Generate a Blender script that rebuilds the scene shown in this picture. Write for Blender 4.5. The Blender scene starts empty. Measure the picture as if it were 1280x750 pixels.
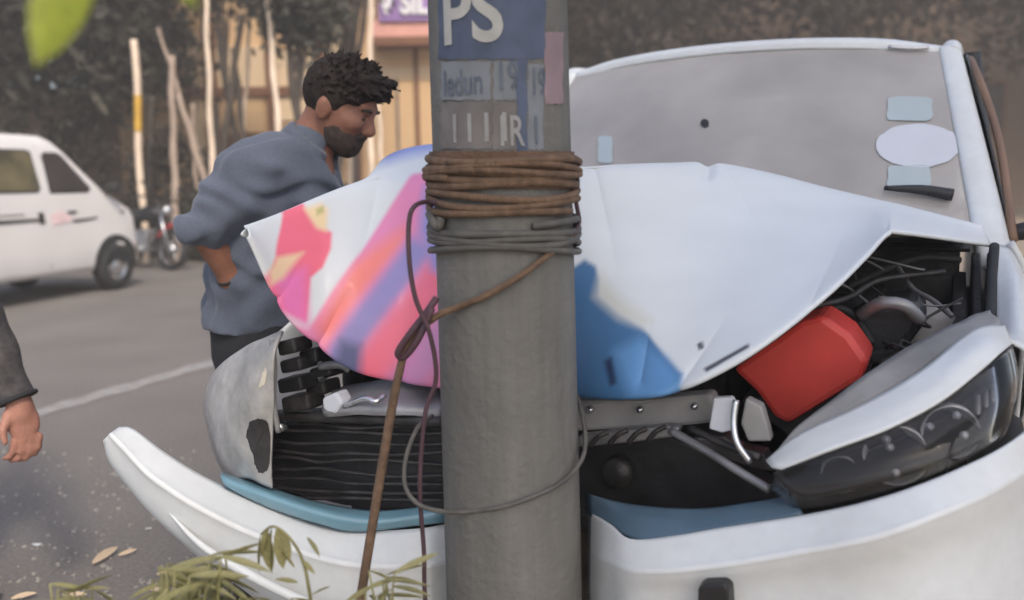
import bpy, bmesh, math, random
import numpy as np
from mathutils import Vector, Matrix, Euler

random.seed(7); rng = np.random.default_rng(7)
scene = bpy.context.scene
R = math.radians

# ------------------------------------------------------------------ camera
PITCH, ROLL, FPX = R(7.97), R(-1.0), 1100.0
cam_d = bpy.data.cameras.new('camera')
cam = bpy.data.objects.new('camera', cam_d)
scene.collection.objects.link(cam)
cam_d.sensor_width = 36.0
cam_d.lens = 36.0 * FPX / 1280.0
cam_d.clip_start = 0.05
cam_d.clip_end = 2000
CAM = Vector((0, 0, 1.25))
cam.matrix_world = Matrix.Translation(CAM) @ Matrix.Rotation(math.pi/2 - PITCH, 4, 'X') @ Matrix.Rotation(ROLL, 4, 'Z')
cam_d.dof.use_dof = True
cam_d.dof.focus_distance = 1.9
cam_d.dof.aperture_fstop = 2.0
scene.camera = cam

# ------------------------------------------------------------------ daylight
SUN_AZ, SUN_EL = R(160), R(46)          # azimuth measured from +Y towards +X
world = bpy.data.worlds.new('World'); scene.world = world; world.use_nodes = True
nt = world.node_tree; nt.nodes.clear()
sky = nt.nodes.new('ShaderNodeTexSky'); sky.sky_type = 'NISHITA'; sky.sun_disc = False
sky.sun_elevation = SUN_EL; sky.sun_rotation = SUN_AZ
sky.dust_density = 4.0; sky.air_density = 1.0; sky.ozone_density = 1.0; sky.altitude = 200
bg = nt.nodes.new('ShaderNodeBackground'); bg.inputs[1].default_value = 0.15
wo = nt.nodes.new('ShaderNodeOutputWorld')
nt.links.new(sky.outputs[0], bg.inputs[0]); nt.links.new(bg.outputs[0], wo.inputs[0])
sun_d = bpy.data.lights.new('sun', 'SUN'); sun_d.energy = 1.7; sun_d.angle = R(8); sun_d.color = (1.0, 0.90, 0.76)
sun = bpy.data.objects.new('sun', sun_d); scene.collection.objects.link(sun)
sdir = Vector((math.sin(SUN_AZ)*math.cos(SUN_EL), math.cos(SUN_AZ)*math.cos(SUN_EL), math.sin(SUN_EL)))
sun.rotation_euler = sdir.to_track_quat('Z', 'Y').to_euler()
sun.location = (0, 0, 30)
scene.view_settings.view_transform = 'Standard'
scene.view_settings.look = 'None'
scene.view_settings.exposure = 0.88
scene.view_settings.gamma = 1.0
scene.render.engine = 'CYCLES'
scene.cycles.use_denoising = True
scene.cycles.max_bounces = 8
scene.cycles.transparent_max_bounces = 12

# ------------------------------------------------------------------ geometry helpers
CM = np.array(cam.matrix_world.to_3x3()); CP = np.array(CAM)
def ray(px, py): return CM @ np.array([(px-640)/FPX, -(py-375)/FPX, -1.0])
def PY(px, py, y):
    r = ray(px, py); return CP + r*(y/r[1])
def PZ(px, py, z):
    r = ray(px, py); return CP + r*((z-CP[2])/r[2])
YAW = R(26)
CB = np.array([math.sin(YAW), math.cos(YAW), 0]); CL = np.array([math.cos(YAW), -math.sin(YAW), 0]); CO = np.array([.10, 1.58, 0])
def C(px, py, a):
    "point seen along (px,py) that lies a metres behind the car's front"
    r = ray(px, py); t = (a-(CP-CO)@CB)/(r@CB); return CP+t*r
def W(l, a, z): return CO + CL*(l-.03) + CB*a + np.array([0, 0, z])

WM = {}
def S(r, g, b):
    f = lambda c: (c/255/12.92) if c/255 <= .04045 else ((c/255+.055)/1.055)**2.4
    return (f(r), f(g), f(b))

def setp(o, label=None, cat=None, group=None, kind=None):
    if label: o['label'] = label
    if cat: o['category'] = cat
    if group: o['group'] = group
    if kind: o['kind'] = kind
    return o
def empty(name, loc, label=None, cat=None, group=None, rz=0):
    o = bpy.data.objects.new(name, None); scene.collection.objects.link(o)
    o.empty_display_size = .1
    o.location = loc; o.rotation_euler = (0, 0, rz)
    WM[o.name] = Matrix.Translation(Vector(loc)) @ Matrix.Rotation(rz, 4, 'Z')
    return setp(o, label, cat, group)
def link(o, parent, local):
    scene.collection.objects.link(o)
    if parent is not None:
        o.parent = parent
        if not local and parent.name in WM: o.matrix_parent_inverse = WM[parent.name].inverted()
    return o
def add(name, verts, faces, mat, parent=None, local=False, smooth=True, cols=None):
    me = bpy.data.meshes.new(name)
    me.from_pydata([tuple(map(float, v)) for v in verts], [], [tuple(map(int, f)) for f in faces])
    me.validate(); me.update()
    if smooth: me.polygons.foreach_set('use_smooth', [True]*len(me.polygons))
    if mat: me.materials.append(mat)
    if cols is not None:
        at = me.color_attributes.new('Col', 'FLOAT_COLOR', 'POINT')
        at.data.foreach_set('color', np.asarray(cols, dtype=np.float32).ravel())
    return link(bpy.data.objects.new(name, me), parent, local)
def fixn(o):
    bm = bmesh.new(); bm.from_mesh(o.data); bmesh.ops.recalc_face_normals(bm, faces=bm.faces); bm.to_mesh(o.data); bm.free()
    return o
def solid(o, t, off=-1.0):
    m = o.modifiers.new('thickness', 'SOLIDIFY'); m.thickness = t; m.offset = off; return o
def bevel(o, w, seg=2):
    m = o.modifiers.new('bevel', 'BEVEL'); m.width = w; m.segments = seg; m.limit_method = 'ANGLE'; m.angle_limit = R(35)
    return o

def crm(P, n):
    "Catmull-Rom along axis 0, n steps per span"
    P = np.asarray(P, float); E = np.concatenate([[2*P[0]-P[1]], P, [2*P[-1]-P[-2]]])
    out = []
    for i in range(len(P)-1):
        a, b, c, d = E[i:i+4]
        for k in range(n):
            t = k/n
            out.append(.5*((2*b)+(-a+c)*t+(2*a-5*b+4*c-d)*t*t+(-a+3*b-3*c+d)*t**3))
    out.append(P[-1]); return np.array(out)
def gridfaces(r, c, off=0, flip=False, close=False):
    f = []
    for i in range(r-1):
        for j in range(c if close else c-1):
            k = (j+1) % c
            q = (off+i*c+j, off+i*c+k, off+(i+1)*c+k, off+(i+1)*c+j)
            f.append(q[::-1] if flip else q)
    return f
def surf(rows, nu=6, nv=6):
    g = crm(np.array(rows), nv); g = crm(g.transpose(1, 0, 2), nu).transpose(1, 0, 2); return g
def patch(name, rows, mat, parent=None, nu=6, nv=6, t=0, off=-1, local=False, dent=0, dscale=9, seed=0):
    g = surf(rows, nu, nv); r, c, _ = g.shape
    V = g.reshape(-1, 3)
    if dent: V = V + dent*wob(V*dscale, seed)
    o = add(name, V, gridfaces(r, c), mat, parent, local)
    if t: solid(o, t, off)
    return o
def wob(P, seed=0):
    "cheap smooth vector noise"
    P = np.asarray(P, float); s = seed*1.7
    x, y, z = P[:, 0], P[:, 1], P[:, 2]
    n = lambda a, b, c: (np.sin(1.3*x+a+1.7*np.sin(.9*y+b))*np.cos(1.1*z+c)+.5*np.sin(2.7*y+b+np.sin(2.1*x+c))*np.cos(2.3*z+a))/1.5
    return np.stack([n(s, s+1, s+2), n(s+3, s+4, s+5), n(s+6, s+7, s+8)], 1)
def tubeV(pts, rad, sides=10, smooth=6, closed=False):
    P = np.asarray(pts, float)
    if smooth > 1 and len(P) > 2:
        if closed: P = crm(np.concatenate([P, P[:1]]), smooth)[:-1]
        else: P = crm(P, smooth)
    n = len(P)
    rr = np.full(n, rad, float) if np.isscalar(rad) else np.interp(np.linspace(0, 1, n), np.linspace(0, 1, len(rad)), rad)
    T = np.roll(P, -1, 0)-np.roll(P, 1, 0) if closed else np.gradient(P, axis=0)
    T /= np.linalg.norm(T, axis=1)[:, None]+1e-9
    N = np.cross(T[0], [0, 0, 1.]);
    if np.linalg.norm(N) < .1: N = np.cross(T[0], [1., 0, 0])
    N /= np.linalg.norm(N); V = []
    for i in range(n):
        N = N-T[i]*(N@T[i]); N /= np.linalg.norm(N); Bn = np.cross(T[i], N)
        for k in range(sides):
            a = 2*math.pi*k/sides; V.append(P[i]+rr[i]*(math.cos(a)*N+math.sin(a)*Bn))
    F = gridfaces(n, sides, close=True)
    if closed:
        for k in range(sides): F.append(((n-1)*sides+k, (n-1)*sides+(k+1) % sides, (k+1) % sides, k))
    else:
        F.append(tuple(range(sides))[::-1]); F.append(tuple((n-1)*sides+k for k in range(sides)))
    return V, F
def tube(name, pts, rad, mat, parent=None, sides=10, smooth=6, local=False, closed=False):
    V, F = tubeV(pts, rad, sides, smooth, closed); return fixn(add(name, V, F, mat, parent, local))
def merge(parts):
    V, F = [], []
    for v, f in parts:
        o = len(V); V += [tuple(p) for p in v]; F += [tuple(i+o for i in q) for q in f]
    return V, F
def boxV(c, s, rot=None):
    c = np.array(c, float); s = np.array(s, float)/2; V = []
    for x in (-1, 1):
        for y in (-1, 1):
            for z in (-1, 1):
                p = np.array([x, y, z])*s
                if rot is not None: p = rot @ p
                V.append(c+p)
    return V, [(0, 1, 3, 2), (4, 6, 7, 5), (0, 4, 5, 1), (2, 3, 7, 6), (0, 2, 6, 4), (1, 5, 7, 3)]
def box(name, c, s, mat, parent=None, bev=0, rot=None, local=False):
    V, F = boxV(c, s, rot); o = add(name, V, F, mat, parent, local, smooth=False)
    if bev: bevel(o, bev)
    return o
def hexa(name, pts, mat, parent=None, bev=0):
    "8 corners: front quad then back quad, same winding"
    F = [(0, 1, 2, 3), (7, 6, 5, 4), (0, 4, 5, 1), (1, 5, 6, 2), (2, 6, 7, 3), (3, 7, 4, 0)]
    o = fixn(add(name, pts, F, mat, parent, smooth=False))
    if bev: bevel(o, bev)
    return o
def lathe(prof, axis_o, ax, n=24):
    "prof: (radius, distance along axis)"
    ax = np.array(ax, float); ax /= np.linalg.norm(ax); u = np.cross(ax, [0, 0, 1.])
    if np.linalg.norm(u) < .1: u = np.cross(ax, [1., 0, 0])
    u /= np.linalg.norm(u); v = np.cross(ax, u); V = []
    for r, d in prof:
        for k in range(n):
            a = 2*math.pi*k/n; V.append(np.array(axis_o)+ax*d+r*(math.cos(a)*u+math.sin(a)*v))
    return V, gridfaces(len(prof), n, close=True)
def rotm(ax, ang): return np.array(Matrix.Rotation(ang, 3, Vector(ax)))
CARROT = np.stack([CL, CB, np.array([0, 0, 1.])], 1)

# ------------------------------------------------------------------ implicit bodies (surface nets)
def sdf_field(prims, vox, k=.03, pad=.05):
    lo = np.full(3, 1e9); hi = -lo
    for p in prims:
        if p.get('sub'): continue
        if p['t'] == 'c': m = max(p['r0'], p['r1']); a = np.minimum(p['a'], p['b'])-m; b = np.maximum(p['a'], p['b'])+m
        else: m = max(p['r']); a = p['a']-m; b = p['a']+m
        lo = np.minimum(lo, a); hi = np.maximum(hi, b)
    lo -= pad; hi += pad; n = np.ceil((hi-lo)/vox).astype(int)+1
    D = np.full(n, .2, np.float32)
    ax = [lo[i]+vox*np.arange(n[i]) for i in range(3)]
    for p in prims:
        if p['t'] == 'c': m = max(p['r0'], p['r1'])+.07; a = np.minimum(p['a'], p['b'])-m; b = np.maximum(p['a'], p['b'])+m
        else: m = max(p['r'])+.07; a = p['a']-m; b = p['a']+m
        i0 = np.clip(((a-lo)/vox).astype(int), 0, n); i1 = np.clip(((b-lo)/vox).astype(int)+2, 0, n)
        if (i1 <= i0).any(): continue
        sl = tuple(slice(i0[i], i1[i]) for i in range(3))
        X, Y, Z = np.meshgrid(ax[0][sl[0]], ax[1][sl[1]], ax[2][sl[2]], indexing='ij')
        if p['t'] == 'c':
            A = p['a']; d = p['b']-A; L2 = max(d@d, 1e-9)
            t = np.clip(((X-A[0])*d[0]+(Y-A[1])*d[1]+(Z-A[2])*d[2])/L2, 0, 1)
            q = np.sqrt((X-A[0]-t*d[0])**2+(Y-A[1]-t*d[1])**2+(Z-A[2]-t*d[2])**2)-(p['r0']+t*(p['r1']-p['r0']))
        else:
            M = p.get('m', np.eye(3)); r = p['r']; dx, dy, dz = X-p['a'][0], Y-p['a'][1], Z-p['a'][2]
            e = [M[0, i]*dx+M[1, i]*dy+M[2, i]*dz for i in range(3)]
            k0 = np.sqrt(sum((e[i]/r[i])**2 for i in range(3))); k1 = np.sqrt(sum((e[i]/r[i]**2)**2 for i in range(3)))+1e-9
            q = k0*(k0-1)/k1
        kk = p.get('k', k); s = D[sl]
        if p.get('sub'):
            q = -q; h = np.clip(.5-.5*(q-s)/kk, 0, 1); D[sl] = q*(1-h)+s*h+kk*h*(1-h) if False else np.maximum(s, q)
        else:
            h = np.clip(.5+.5*(q-s)/kk, 0, 1); D[sl] = q*(1-h)+s*h-kk*h*(1-h)
    return D, lo, ax
def nets(D, lo, vox):
    n = np.array(D.shape); s = D < 0
    c = np.zeros(n-1, np.int8)
    for dx in (0, 1):
        for dy in (0, 1):
            for dz in (0, 1): c += s[dx:n[0]-1+dx, dy:n[1]-1+dy, dz:n[2]-1+dz]
    I = np.argwhere((c > 0) & (c < 8)); idx = np.full(n-1, -1, np.int32); idx[tuple(I.T)] = np.arange(len(I))
    P = np.zeros((len(I), 3)); cnt = np.zeros(len(I))
    cor = [(x, y, z) for x in (0, 1) for y in (0, 1) for z in (0, 1)]
    for a in cor:
        for b in cor:
            if sum(b)-sum(a) == 1 and all(b[i] >= a[i] for i in range(3)):
                da = D[tuple((I+a).T)]; db = D[tuple((I+b).T)]; m = (da < 0) != (db < 0)
                t = np.where(m, da/np.where(m, da-db, 1), 0)[:, None]
                P += np.where(m[:, None], np.array(a)+t*(np.array(b)-np.array(a)), 0); cnt += m
    P = lo+vox*(I+P/cnt[:, None]); F = []
    for d in range(3):
        e = [0, 0, 0]; e[d] = 1; u, v = (d+1) % 3, (d+2) % 3
        s0 = s[tuple(slice(0, n[i]-e[i]) for i in range(3))]; s1 = s[tuple(slice(e[i], n[i]) for i in range(3))]
        E = np.argwhere(s0 != s1); E = E[(E[:, u] > 0) & (E[:, v] > 0) & (E[:, u] < n[u]-1) & (E[:, v] < n[v]-1)]
        eu = np.zeros(3, int); eu[u] = 1; ev = np.zeros(3, int); ev[v] = 1
        q = np.stack([idx[tuple((E-eu-ev).T)], idx[tuple((E-ev).T)], idx[tuple(E.T)], idx[tuple((E-eu).T)]], 1)
        fl = ~s0[tuple(E.T)]; q[fl] = q[fl][:, ::-1]; F.append(q)
    return P, np.concatenate(F)
def cone(a, r0, b, r1, **k): return dict(t='c', a=np.array(a, float), r0=r0, b=np.array(b, float), r1=r1, **k)
def ell(a, r, m=None, **k):
    d = dict(t='e', a=np.array(a, float), r=r, **k)
    if m is not None: d['m'] = m
    return d
def body(name, prims, vox, mat, parent, k=.03, fn=None):
    D, lo, ax = sdf_field(prims, vox, k)
    if fn is not None:
        X, Y, Z = np.meshgrid(*ax, indexing='ij'); D = fn(D, X, Y, Z)
    P, F = nets(D, lo, vox)
    o = add(name, P, F, mat, parent)
    m = o.modifiers.new('relax', 'SMOOTH'); m.factor = .5; m.iterations = 2
    return o

# ------------------------------------------------------------------ materials
def mat(name, col, rough=.6, metal=0, var=.15, scale=6, bump=0, bscale=60, coat=0, spec=.5, col2=None, trans=0, sheen=0, detail=4, fine=0, fscale=120, fstretch=(1, 1, 1)):
    m = bpy.data.materials.new(name); m.use_nodes = True; t = m.node_tree; b = t.nodes['Principled BSDF']
    b.inputs['Roughness'].default_value = rough; b.inputs['Metallic'].default_value = metal
    b.inputs['Coat Weight'].default_value = coat; b.inputs['Coat Roughness'].default_value = .12
    b.inputs['Specular IOR Level'].default_value = spec
    if sheen: b.inputs['Sheen Weight'].default_value = sheen
    tc = t.nodes.new('ShaderNodeTexCoord'); nz = t.nodes.new('ShaderNodeTexNoise')
    nz.inputs['Scale'].default_value = scale; nz.inputs['Detail'].default_value = detail
    t.links.new(tc.outputs['Object'], nz.inputs['Vector'])
    mx = t.nodes.new('ShaderNodeMix'); mx.data_type = 'RGBA'
    c2 = col2 if col2 else tuple(min(1, c*(1+var)) for c in col); c1 = col if col2 else tuple(c*(1-var) for c in col)
    mx.inputs[6].default_value = (*c1, 1); mx.inputs[7].default_value = (*c2, 1)
    rp = t.nodes.new('ShaderNodeMapRange'); rp.inputs[1].default_value = .3; rp.inputs[2].default_value = .7
    t.links.new(nz.outputs[0], rp.inputs[0]); t.links.new(rp.outputs[0], mx.inputs[0]); t.links.new(mx.outputs[2], b.inputs['Base Color'])
    if fine:
        mp = t.nodes.new('ShaderNodeMapping'); mp.inputs['Scale'].default_value = fstretch; t.links.new(tc.outputs['Object'], mp.inputs[0])
        nf = t.nodes.new('ShaderNodeTexNoise'); nf.inputs['Scale'].default_value = fscale; nf.inputs['Detail'].default_value = 5; nf.inputs['Roughness'].default_value = .65
        t.links.new(mp.outputs[0], nf.inputs['Vector']); fr_ = t.nodes.new('ShaderNodeMapRange'); fr_.inputs[1].default_value = .3; fr_.inputs[2].default_value = .7
        fr_.inputs[3].default_value = 1-fine; fr_.inputs[4].default_value = 1+fine; t.links.new(nf.outputs[0], fr_.inputs[0])
        mf = t.nodes.new('ShaderNodeMix'); mf.data_type = 'RGBA'; mf.blend_type = 'MULTIPLY'; mf.inputs[0].default_value = 1
        t.links.new(mx.outputs[2], mf.inputs[6]); t.links.new(fr_.outputs[0], mf.inputs[7]); t.links.new(mf.outputs[2], b.inputs['Base Color'])
    mr = t.nodes.new('ShaderNodeMapRange'); mr.inputs[3].default_value = max(0.02, rough-.08); mr.inputs[4].default_value = min(1, rough+.1)
    t.links.new(nz.outputs[0], mr.inputs[0]); t.links.new(mr.outputs[0], b.inputs['Roughness'])
    if bump:
        n2 = t.nodes.new('ShaderNodeTexNoise'); n2.inputs['Scale'].default_value = bscale; n2.inputs['Detail'].default_value = 5
        bp = t.nodes.new('ShaderNodeBump'); bp.inputs['Strength'].default_value = bump; bp.inputs['Distance'].default_value = .01
        t.links.new(tc.outputs['Object'], n2.inputs['Vector']); t.links.new(n2.outputs[0], bp.inputs['Height']); t.links.new(bp.outputs[0], b.inputs['Normal'])
    if trans:
        tr = t.nodes.new('ShaderNodeBsdfTranslucent'); ms = t.nodes.new('ShaderNodeMixShader'); ms.inputs[0].default_value = trans
        t.links.new(mx.outputs[2], tr.inputs[0]); t.links.new(b.outputs[0], ms.inputs[1]); t.links.new(tr.outputs[0], ms.inputs[2])
        t.links.new(ms.outputs[0], t.nodes['Material Output'].inputs[0])
    return m
def paint_print(name):
    "white car paint carrying a printed wrap: colour from the mesh's print attribute"
    m = mat(name, (.7, .7, .7), rough=.5, coat=.12, var=.03); t = m.node_tree; b = t.nodes['Principled BSDF']
    a = t.nodes.new('ShaderNodeAttribute'); a.attribute_name = 'Col'
    mx = t.nodes.new('ShaderNodeMix'); mx.data_type = 'RGBA'; mx.blend_type = 'MULTIPLY'; mx.inputs[0].default_value = 1
    nz = t.nodes.new('ShaderNodeTexNoise'); nz.inputs['Scale'].default_value = 7; nz.inputs['Detail'].default_value = 6
    mr = t.nodes.new('ShaderNodeMapRange'); mr.inputs[3].default_value = .88; mr.inputs[4].default_value = 1.05
    t.links.new(nz.outputs[0], mr.inputs[0]); t.links.new(a.outputs['Color'], mx.inputs[6]); t.links.new(mr.outputs[0], mx.inputs[7])
    t.links.new(mx.outputs[2], b.inputs['Base Color']); return m
def glass(name, tint=(.75, .8, .8), dust_sheen=.4, dcol=(.5, .48, .46), gl=.04, ior=1.5):
    m = bpy.data.materials.new(name); m.use_nodes = True; t = m.node_tree; t.nodes.clear()
    out = t.nodes.new('ShaderNodeOutputMaterial'); tr = t.nodes.new('ShaderNodeBsdfTransparent'); tr.inputs[0].default_value = (*tint, 1)
    g = t.nodes.new('ShaderNodeBsdfGlossy'); g.inputs['Roughness'].default_value = gl
    fr = t.nodes.new('ShaderNodeFresnel'); fr.inputs[0].default_value = ior
    df = t.nodes.new('ShaderNodeBsdfDiffuse'); df.inputs[0].default_value = (*dcol, 1)
    m1 = t.nodes.new('ShaderNodeMixShader'); m2 = t.nodes.new('ShaderNodeMixShader')
    nz = t.nodes.new('ShaderNodeTexNoise'); nz.inputs['Scale'].default_value = 3.5; nz.inputs['Detail'].default_value = 6
    tc = t.nodes.new('ShaderNodeTexCoord'); t.links.new(tc.outputs['Object'], nz.inputs['Vector'])
    mr = t.nodes.new('ShaderNodeMapRange'); mr.inputs[1].default_value = .3; mr.inputs[2].default_value = .7
    mr.inputs[3].default_value = dust_sheen*.85; mr.inputs[4].default_value = min(1, dust_sheen*1.15)
    t.links.new(nz.outputs[0], mr.inputs[0]); t.links.new(mr.outputs[0], m1.inputs[0])
    t.links.new(tr.outputs[0], m1.inputs[1]); t.links.new(df.outputs[0], m1.inputs[2])
    t.links.new(fr.outputs[0], m2.inputs[0]); t.links.new(m1.outputs[0], m2.inputs[1]); t.links.new(g.outputs[0], m2.inputs[2])
    t.links.new(m2.outputs[0], out.inputs[0]); return m

M = {}
M['white'] = mat('white_car_paint', (.71, .745, .755), rough=.45, coat=.2, scale=6, col2=(.655, .675, .675), detail=9, fine=.04, fscale=30)
M['hoodprint'] = paint_print('hood_paint_print')
M['black'] = mat('black_plastic', (.018, .018, .02), rough=.45, var=.4, scale=14, bump=.15)
M['rubber'] = mat('rubber', (.02, .02, .021), rough=.7, var=.3, scale=20)
M['darkmetal'] = mat('oily_engine_metal', (.045, .042, .042), rough=.5, metal=.4, var=.5, scale=18, bump=.3)
M['grey'] = mat('grey_bare_metal', (.24, .24, .25), rough=.42, metal=.5, var=.3, scale=12, bump=.15, bscale=25)
M['greyprimer'] = mat('dusty_grey_panel', (.27, .265, .26), rough=.6, var=.25, scale=9, bump=.1)
M['silver'] = mat('silver_trim', (.55, .56, .58), rough=.22, metal=.9, var=.1)
M['chrome'] = mat('lamp_reflector', (.6, .6, .62), rough=.3, metal=.55, var=.1)
M['teal'] = mat('teal_grey_bumper_insert', S(112, 152, 168), rough=.3, coat=.4, var=.12, scale=6)
M['tealdark'] = mat('slate_blue_bumper_insert', S(88, 112, 130), rough=.35, coat=.3, var=.15, scale=6)
M['red'] = mat('red_plastic', S(205, 66, 58), rough=.45, var=.12, scale=8)
M['windscreen'] = glass('grey_sheen_windscreen', dust_sheen=.70, dcol=(.55, .515, .485))  # grey diffuse layer stands in for the sky's reflection on the glass
M['sideglass'] = glass('side_glass', tint=(.25, .25, .25), dust_sheen=.12)
M['lens'] = glass('headlamp_lens', tint=(.9, .9, .9), dust_sheen=.02, gl=.07, ior=1.28)
M['sticker'] = mat('white_sticker', S(202, 206, 214), rough=.5, var=.04)
M['stickerteal'] = mat('pale_teal_sticker', S(172, 184, 188), rough=.5, var=.06)
M['interior'] = mat('car_interior', (.06, .058, .058), rough=.8, var=.3)
M['concrete'] = mat('pole_concrete', S(106, 105, 101), rough=.85, var=.16, scale=4, bump=.45, bscale=55, detail=8, fine=.22, fscale=16, fstretch=(1, 1, .07))
M['poleblue'] = mat('faded_blue_paint', S(78, 88, 108), rough=.8, var=.22, scale=18, detail=8)
M['polegrey'] = mat('faded_grey_paint', S(120, 125, 131), rough=.85, var=.14, scale=22, detail=8)
M['polepink'] = mat('faded_pink_paint', S(140, 122, 128), rough=.85, var=.15, scale=14, detail=8)
M['letter'] = mat('chalky_lettering', S(168, 168, 164), rough=.85, var=.15, scale=30, detail=8)
M['polemud'] = mat('muddy_grey_paint', S(112, 108, 106), rough=.85, var=.18, scale=20, detail=8)
M['letterlight'] = mat('pale_worn_lettering', S(146, 146, 146), rough=.85, var=.15, scale=40, detail=8)
M['letterdim'] = mat('worn_lettering', S(92, 100, 112), rough=.85, var=.2, scale=40, detail=8)
M['rope'] = mat('brown_rope', S(112, 90, 72), rough=.9, var=.3, scale=50, bump=.6, bscale=300)
M['cable'] = mat('grey_cable', S(88, 86, 82), rough=.7, var=.25, scale=40)
M['darkcable'] = mat('maroon_cable', S(72, 50, 58), rough=.6, var=.25, scale=40)
M['asphalt'] = mat('dusty_asphalt', (.165, .150, .138), rough=.9, var=.12, scale=1.1, bump=.5, bscale=120, detail=8, fine=.30, fscale=70)
M['soil'] = mat('verge_soil', (.26, .21, .16), rough=.95, var=.35, scale=7, bump=.6, bscale=50, detail=8)
M['kerb'] = mat('kerb_stone', (.36, .34, .31), rough=.9, var=.2, scale=8, bump=.3)
M['linepaint'] = mat('worn_lane_paint', (.32, .31, .30), rough=.9, var=.3, scale=12, col2=(.22, .205, .195), detail=8)
M['skin'] = mat('skin', S(142, 98, 78), rough=.55, var=.14, scale=18, fine=.10, fscale=90, bump=.15, bscale=120)
M['skinl'] = mat('skin_light', S(168, 120, 104), rough=.55, var=.14, scale=22, fine=.10, fscale=90, bump=.15, bscale=120)
M['hair'] = mat('black_hair', (.030, .023, .020), rough=.85, var=.5, scale=60, spec=.2)
M['beard'] = mat('beard', (.060, .042, .034), rough=.9, var=.4, scale=60)
M['shirt'] = mat('slate_blue_cotton', S(86, 93, 107), rough=.9, var=.12, scale=9, bump=.12, bscale=25, sheen=.2, fine=.14, fscale=160)
M['trouser'] = mat('black_denim', (.02, .02, .024), rough=.9, var=.3, scale=12)
M['sleeve'] = mat('charcoal_cotton', (.055, .050, .052), rough=.9, var=.35, scale=26, fine=.3, fscale=90)
M['vanwhite'] = mat('van_white_paint', (.68, .66, .65), rough=.4, coat=.3, var=.04, scale=2)
M['vanglass'] = glass('van_glass', tint=(.3, .3, .28), dust_sheen=.1)
M['tan'] = mat('tan_plaster', S(205, 172, 132), rough=.9, var=.1, scale=.7, bump=.1)
M['tanl'] = mat('pale_tan_plaster', S(214, 190, 158), rough=.9, var=.1, scale=.8)
M['brownwall'] = mat('brown_plaster', S(124, 105, 90), rough=.95, var=.15, scale=.35, detail=6)
M['ledge'] = mat('ledge_brown', S(120, 84, 62), rough=.9, var=.15)
M['signpurple'] = mat('purple_sign_face', S(142, 112, 168), rough=.6, var=.08, scale=1)
M['signpink'] = mat('pink_fascia', S(214, 160, 148), rough=.8, var=.08)
M['signwhite'] = mat('white_sign_letters', (.75, .74, .76), rough=.6, var=.04)
M['bamboo'] = mat('weathered_bamboo', S(226, 206, 184), rough=.7, var=.14, scale=3)
M['bamboogrey'] = mat('grey_bamboo', S(168, 150, 136), rough=.8, var=.18, scale=3)
M['yellow'] = mat('yellow_paint', S(196, 156, 60), rough=.7, var=.2, scale=6)
M['bark'] = mat('dark_bark', (.07, .055, .045), rough=.95, var=.4, scale=9, bump=.6, bscale=30)
M['leafdark'] = mat('dusty_dark_leaf', (.075, .07, .052), rough=.7, var=.5, scale=1.5, trans=.3)
M['leafbrown'] = mat('dusty_brown_leaf', (.070, .058, .046), rough=.8, var=.25, scale=1.0, trans=.35)
M['leafshade'] = mat('green_canopy_leaf', (.07, .085, .04), rough=.6, var=.4, scale=1.5, trans=.3)
M['leafgreen'] = mat('plant_leaf', S(146, 142, 98), rough=.5, var=.35, scale=25, trans=.3)
M['leaflime'] = mat('lime_leaf', S(170, 180, 70), rough=.45, var=.2, scale=14, trans=.55)  # yellow-green leaf colour, partly translucent
M['leafdry'] = mat('dry_fallen_leaf', S(190, 170, 145), rough=.8, var=.25, scale=30)
M['greypanel'] = mat('grey_panel', S(120, 110, 104), rough=.9, var=.15)

def proj(P):
    q = (np.asarray(P)-CP) @ CM; return np.stack([640+FPX*q[..., 0]/-q[..., 2], 375-FPX*q[..., 1]/-q[..., 2]], -1)

# ================================================================== ground
def sheet(name, x0, x1, y0, y1, z, m, n=2):
    V = [(x0+(x1-x0)*i/n, y0+(y1-y0)*j/n, z) for j in range(n+1) for i in range(n+1)]
    return setp(add(name, V, gridfaces(n+1, n+1), m, smooth=False), kind='structure')
sheet('road', -400, 400, -400, 400, 0, M['asphalt'])
RD = np.array([math.sin(R(23)), math.cos(R(23)), 0]); RN = np.array([RD[1], -RD[0], 0])
K0 = np.array([-.5, 2.3, 0])
# verge: raised soil strip that the car has climbed, edged with kerb stones
vv = []
for s in np.linspace(-9, 30, 40):
    for w in np.linspace(.14, 9, 14):
        p = K0+RD*s+RN*w; vv.append((p[0], p[1], .115+.012*math.sin(p[0]*3.1+p[1]*1.7)+.01*math.sin(p[1]*5.3)))
setp(add('verge', vv, gridfaces(40, 14, flip=True), M['soil']), kind='structure')
kerb_parent = setp(add('kerb_bed', *boxV(K0+RD*10.5+RN*.07+np.array([0, 0, .03]), (.13, 38.8, .06), rot=np.stack([RN, RD, [0, 0, 1]], 1)), M['soil'], smooth=False), kind='structure')
kme = None
for i in range(32):
    p = K0+RD*(-4+i*.61)+RN*.07+np.array([0, 0, .065])
    V, F = boxV((0, 0, 0), (.14, .60, .13))
    if kme is None:
        k = add('kerb_stone', V, F, M['kerb'], kerb_parent, smooth=False); bevel(k, .012); kme = k
    else:
        k = kme.copy(); scene.collection.objects.link(k)
    k.location = p; k.rotation_euler = (0, 0, -R(23)+random.uniform(-.008, .008))
# worn lane line
a, b = PZ(-40, 541, .004), PZ(262, 454, .004); d = (b-a)/np.linalg.norm(b-a); nrm = np.array([d[1], -d[0], 0])*.08
n = 60; lv = []
for i in range(n+1):
    p = a-d*3+(b-a+d*6)*i/n
    wv = 1+.25*math.sin(i*2.3)+.15*math.sin(i*5.1)
    lv += [p-nrm*wv, p+nrm*wv]
for v in lv: v[2] = .004
setp(add('lane_line', lv, gridfaces(n+1, 2), M['linepaint'], smooth=False), kind='structure')

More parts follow.
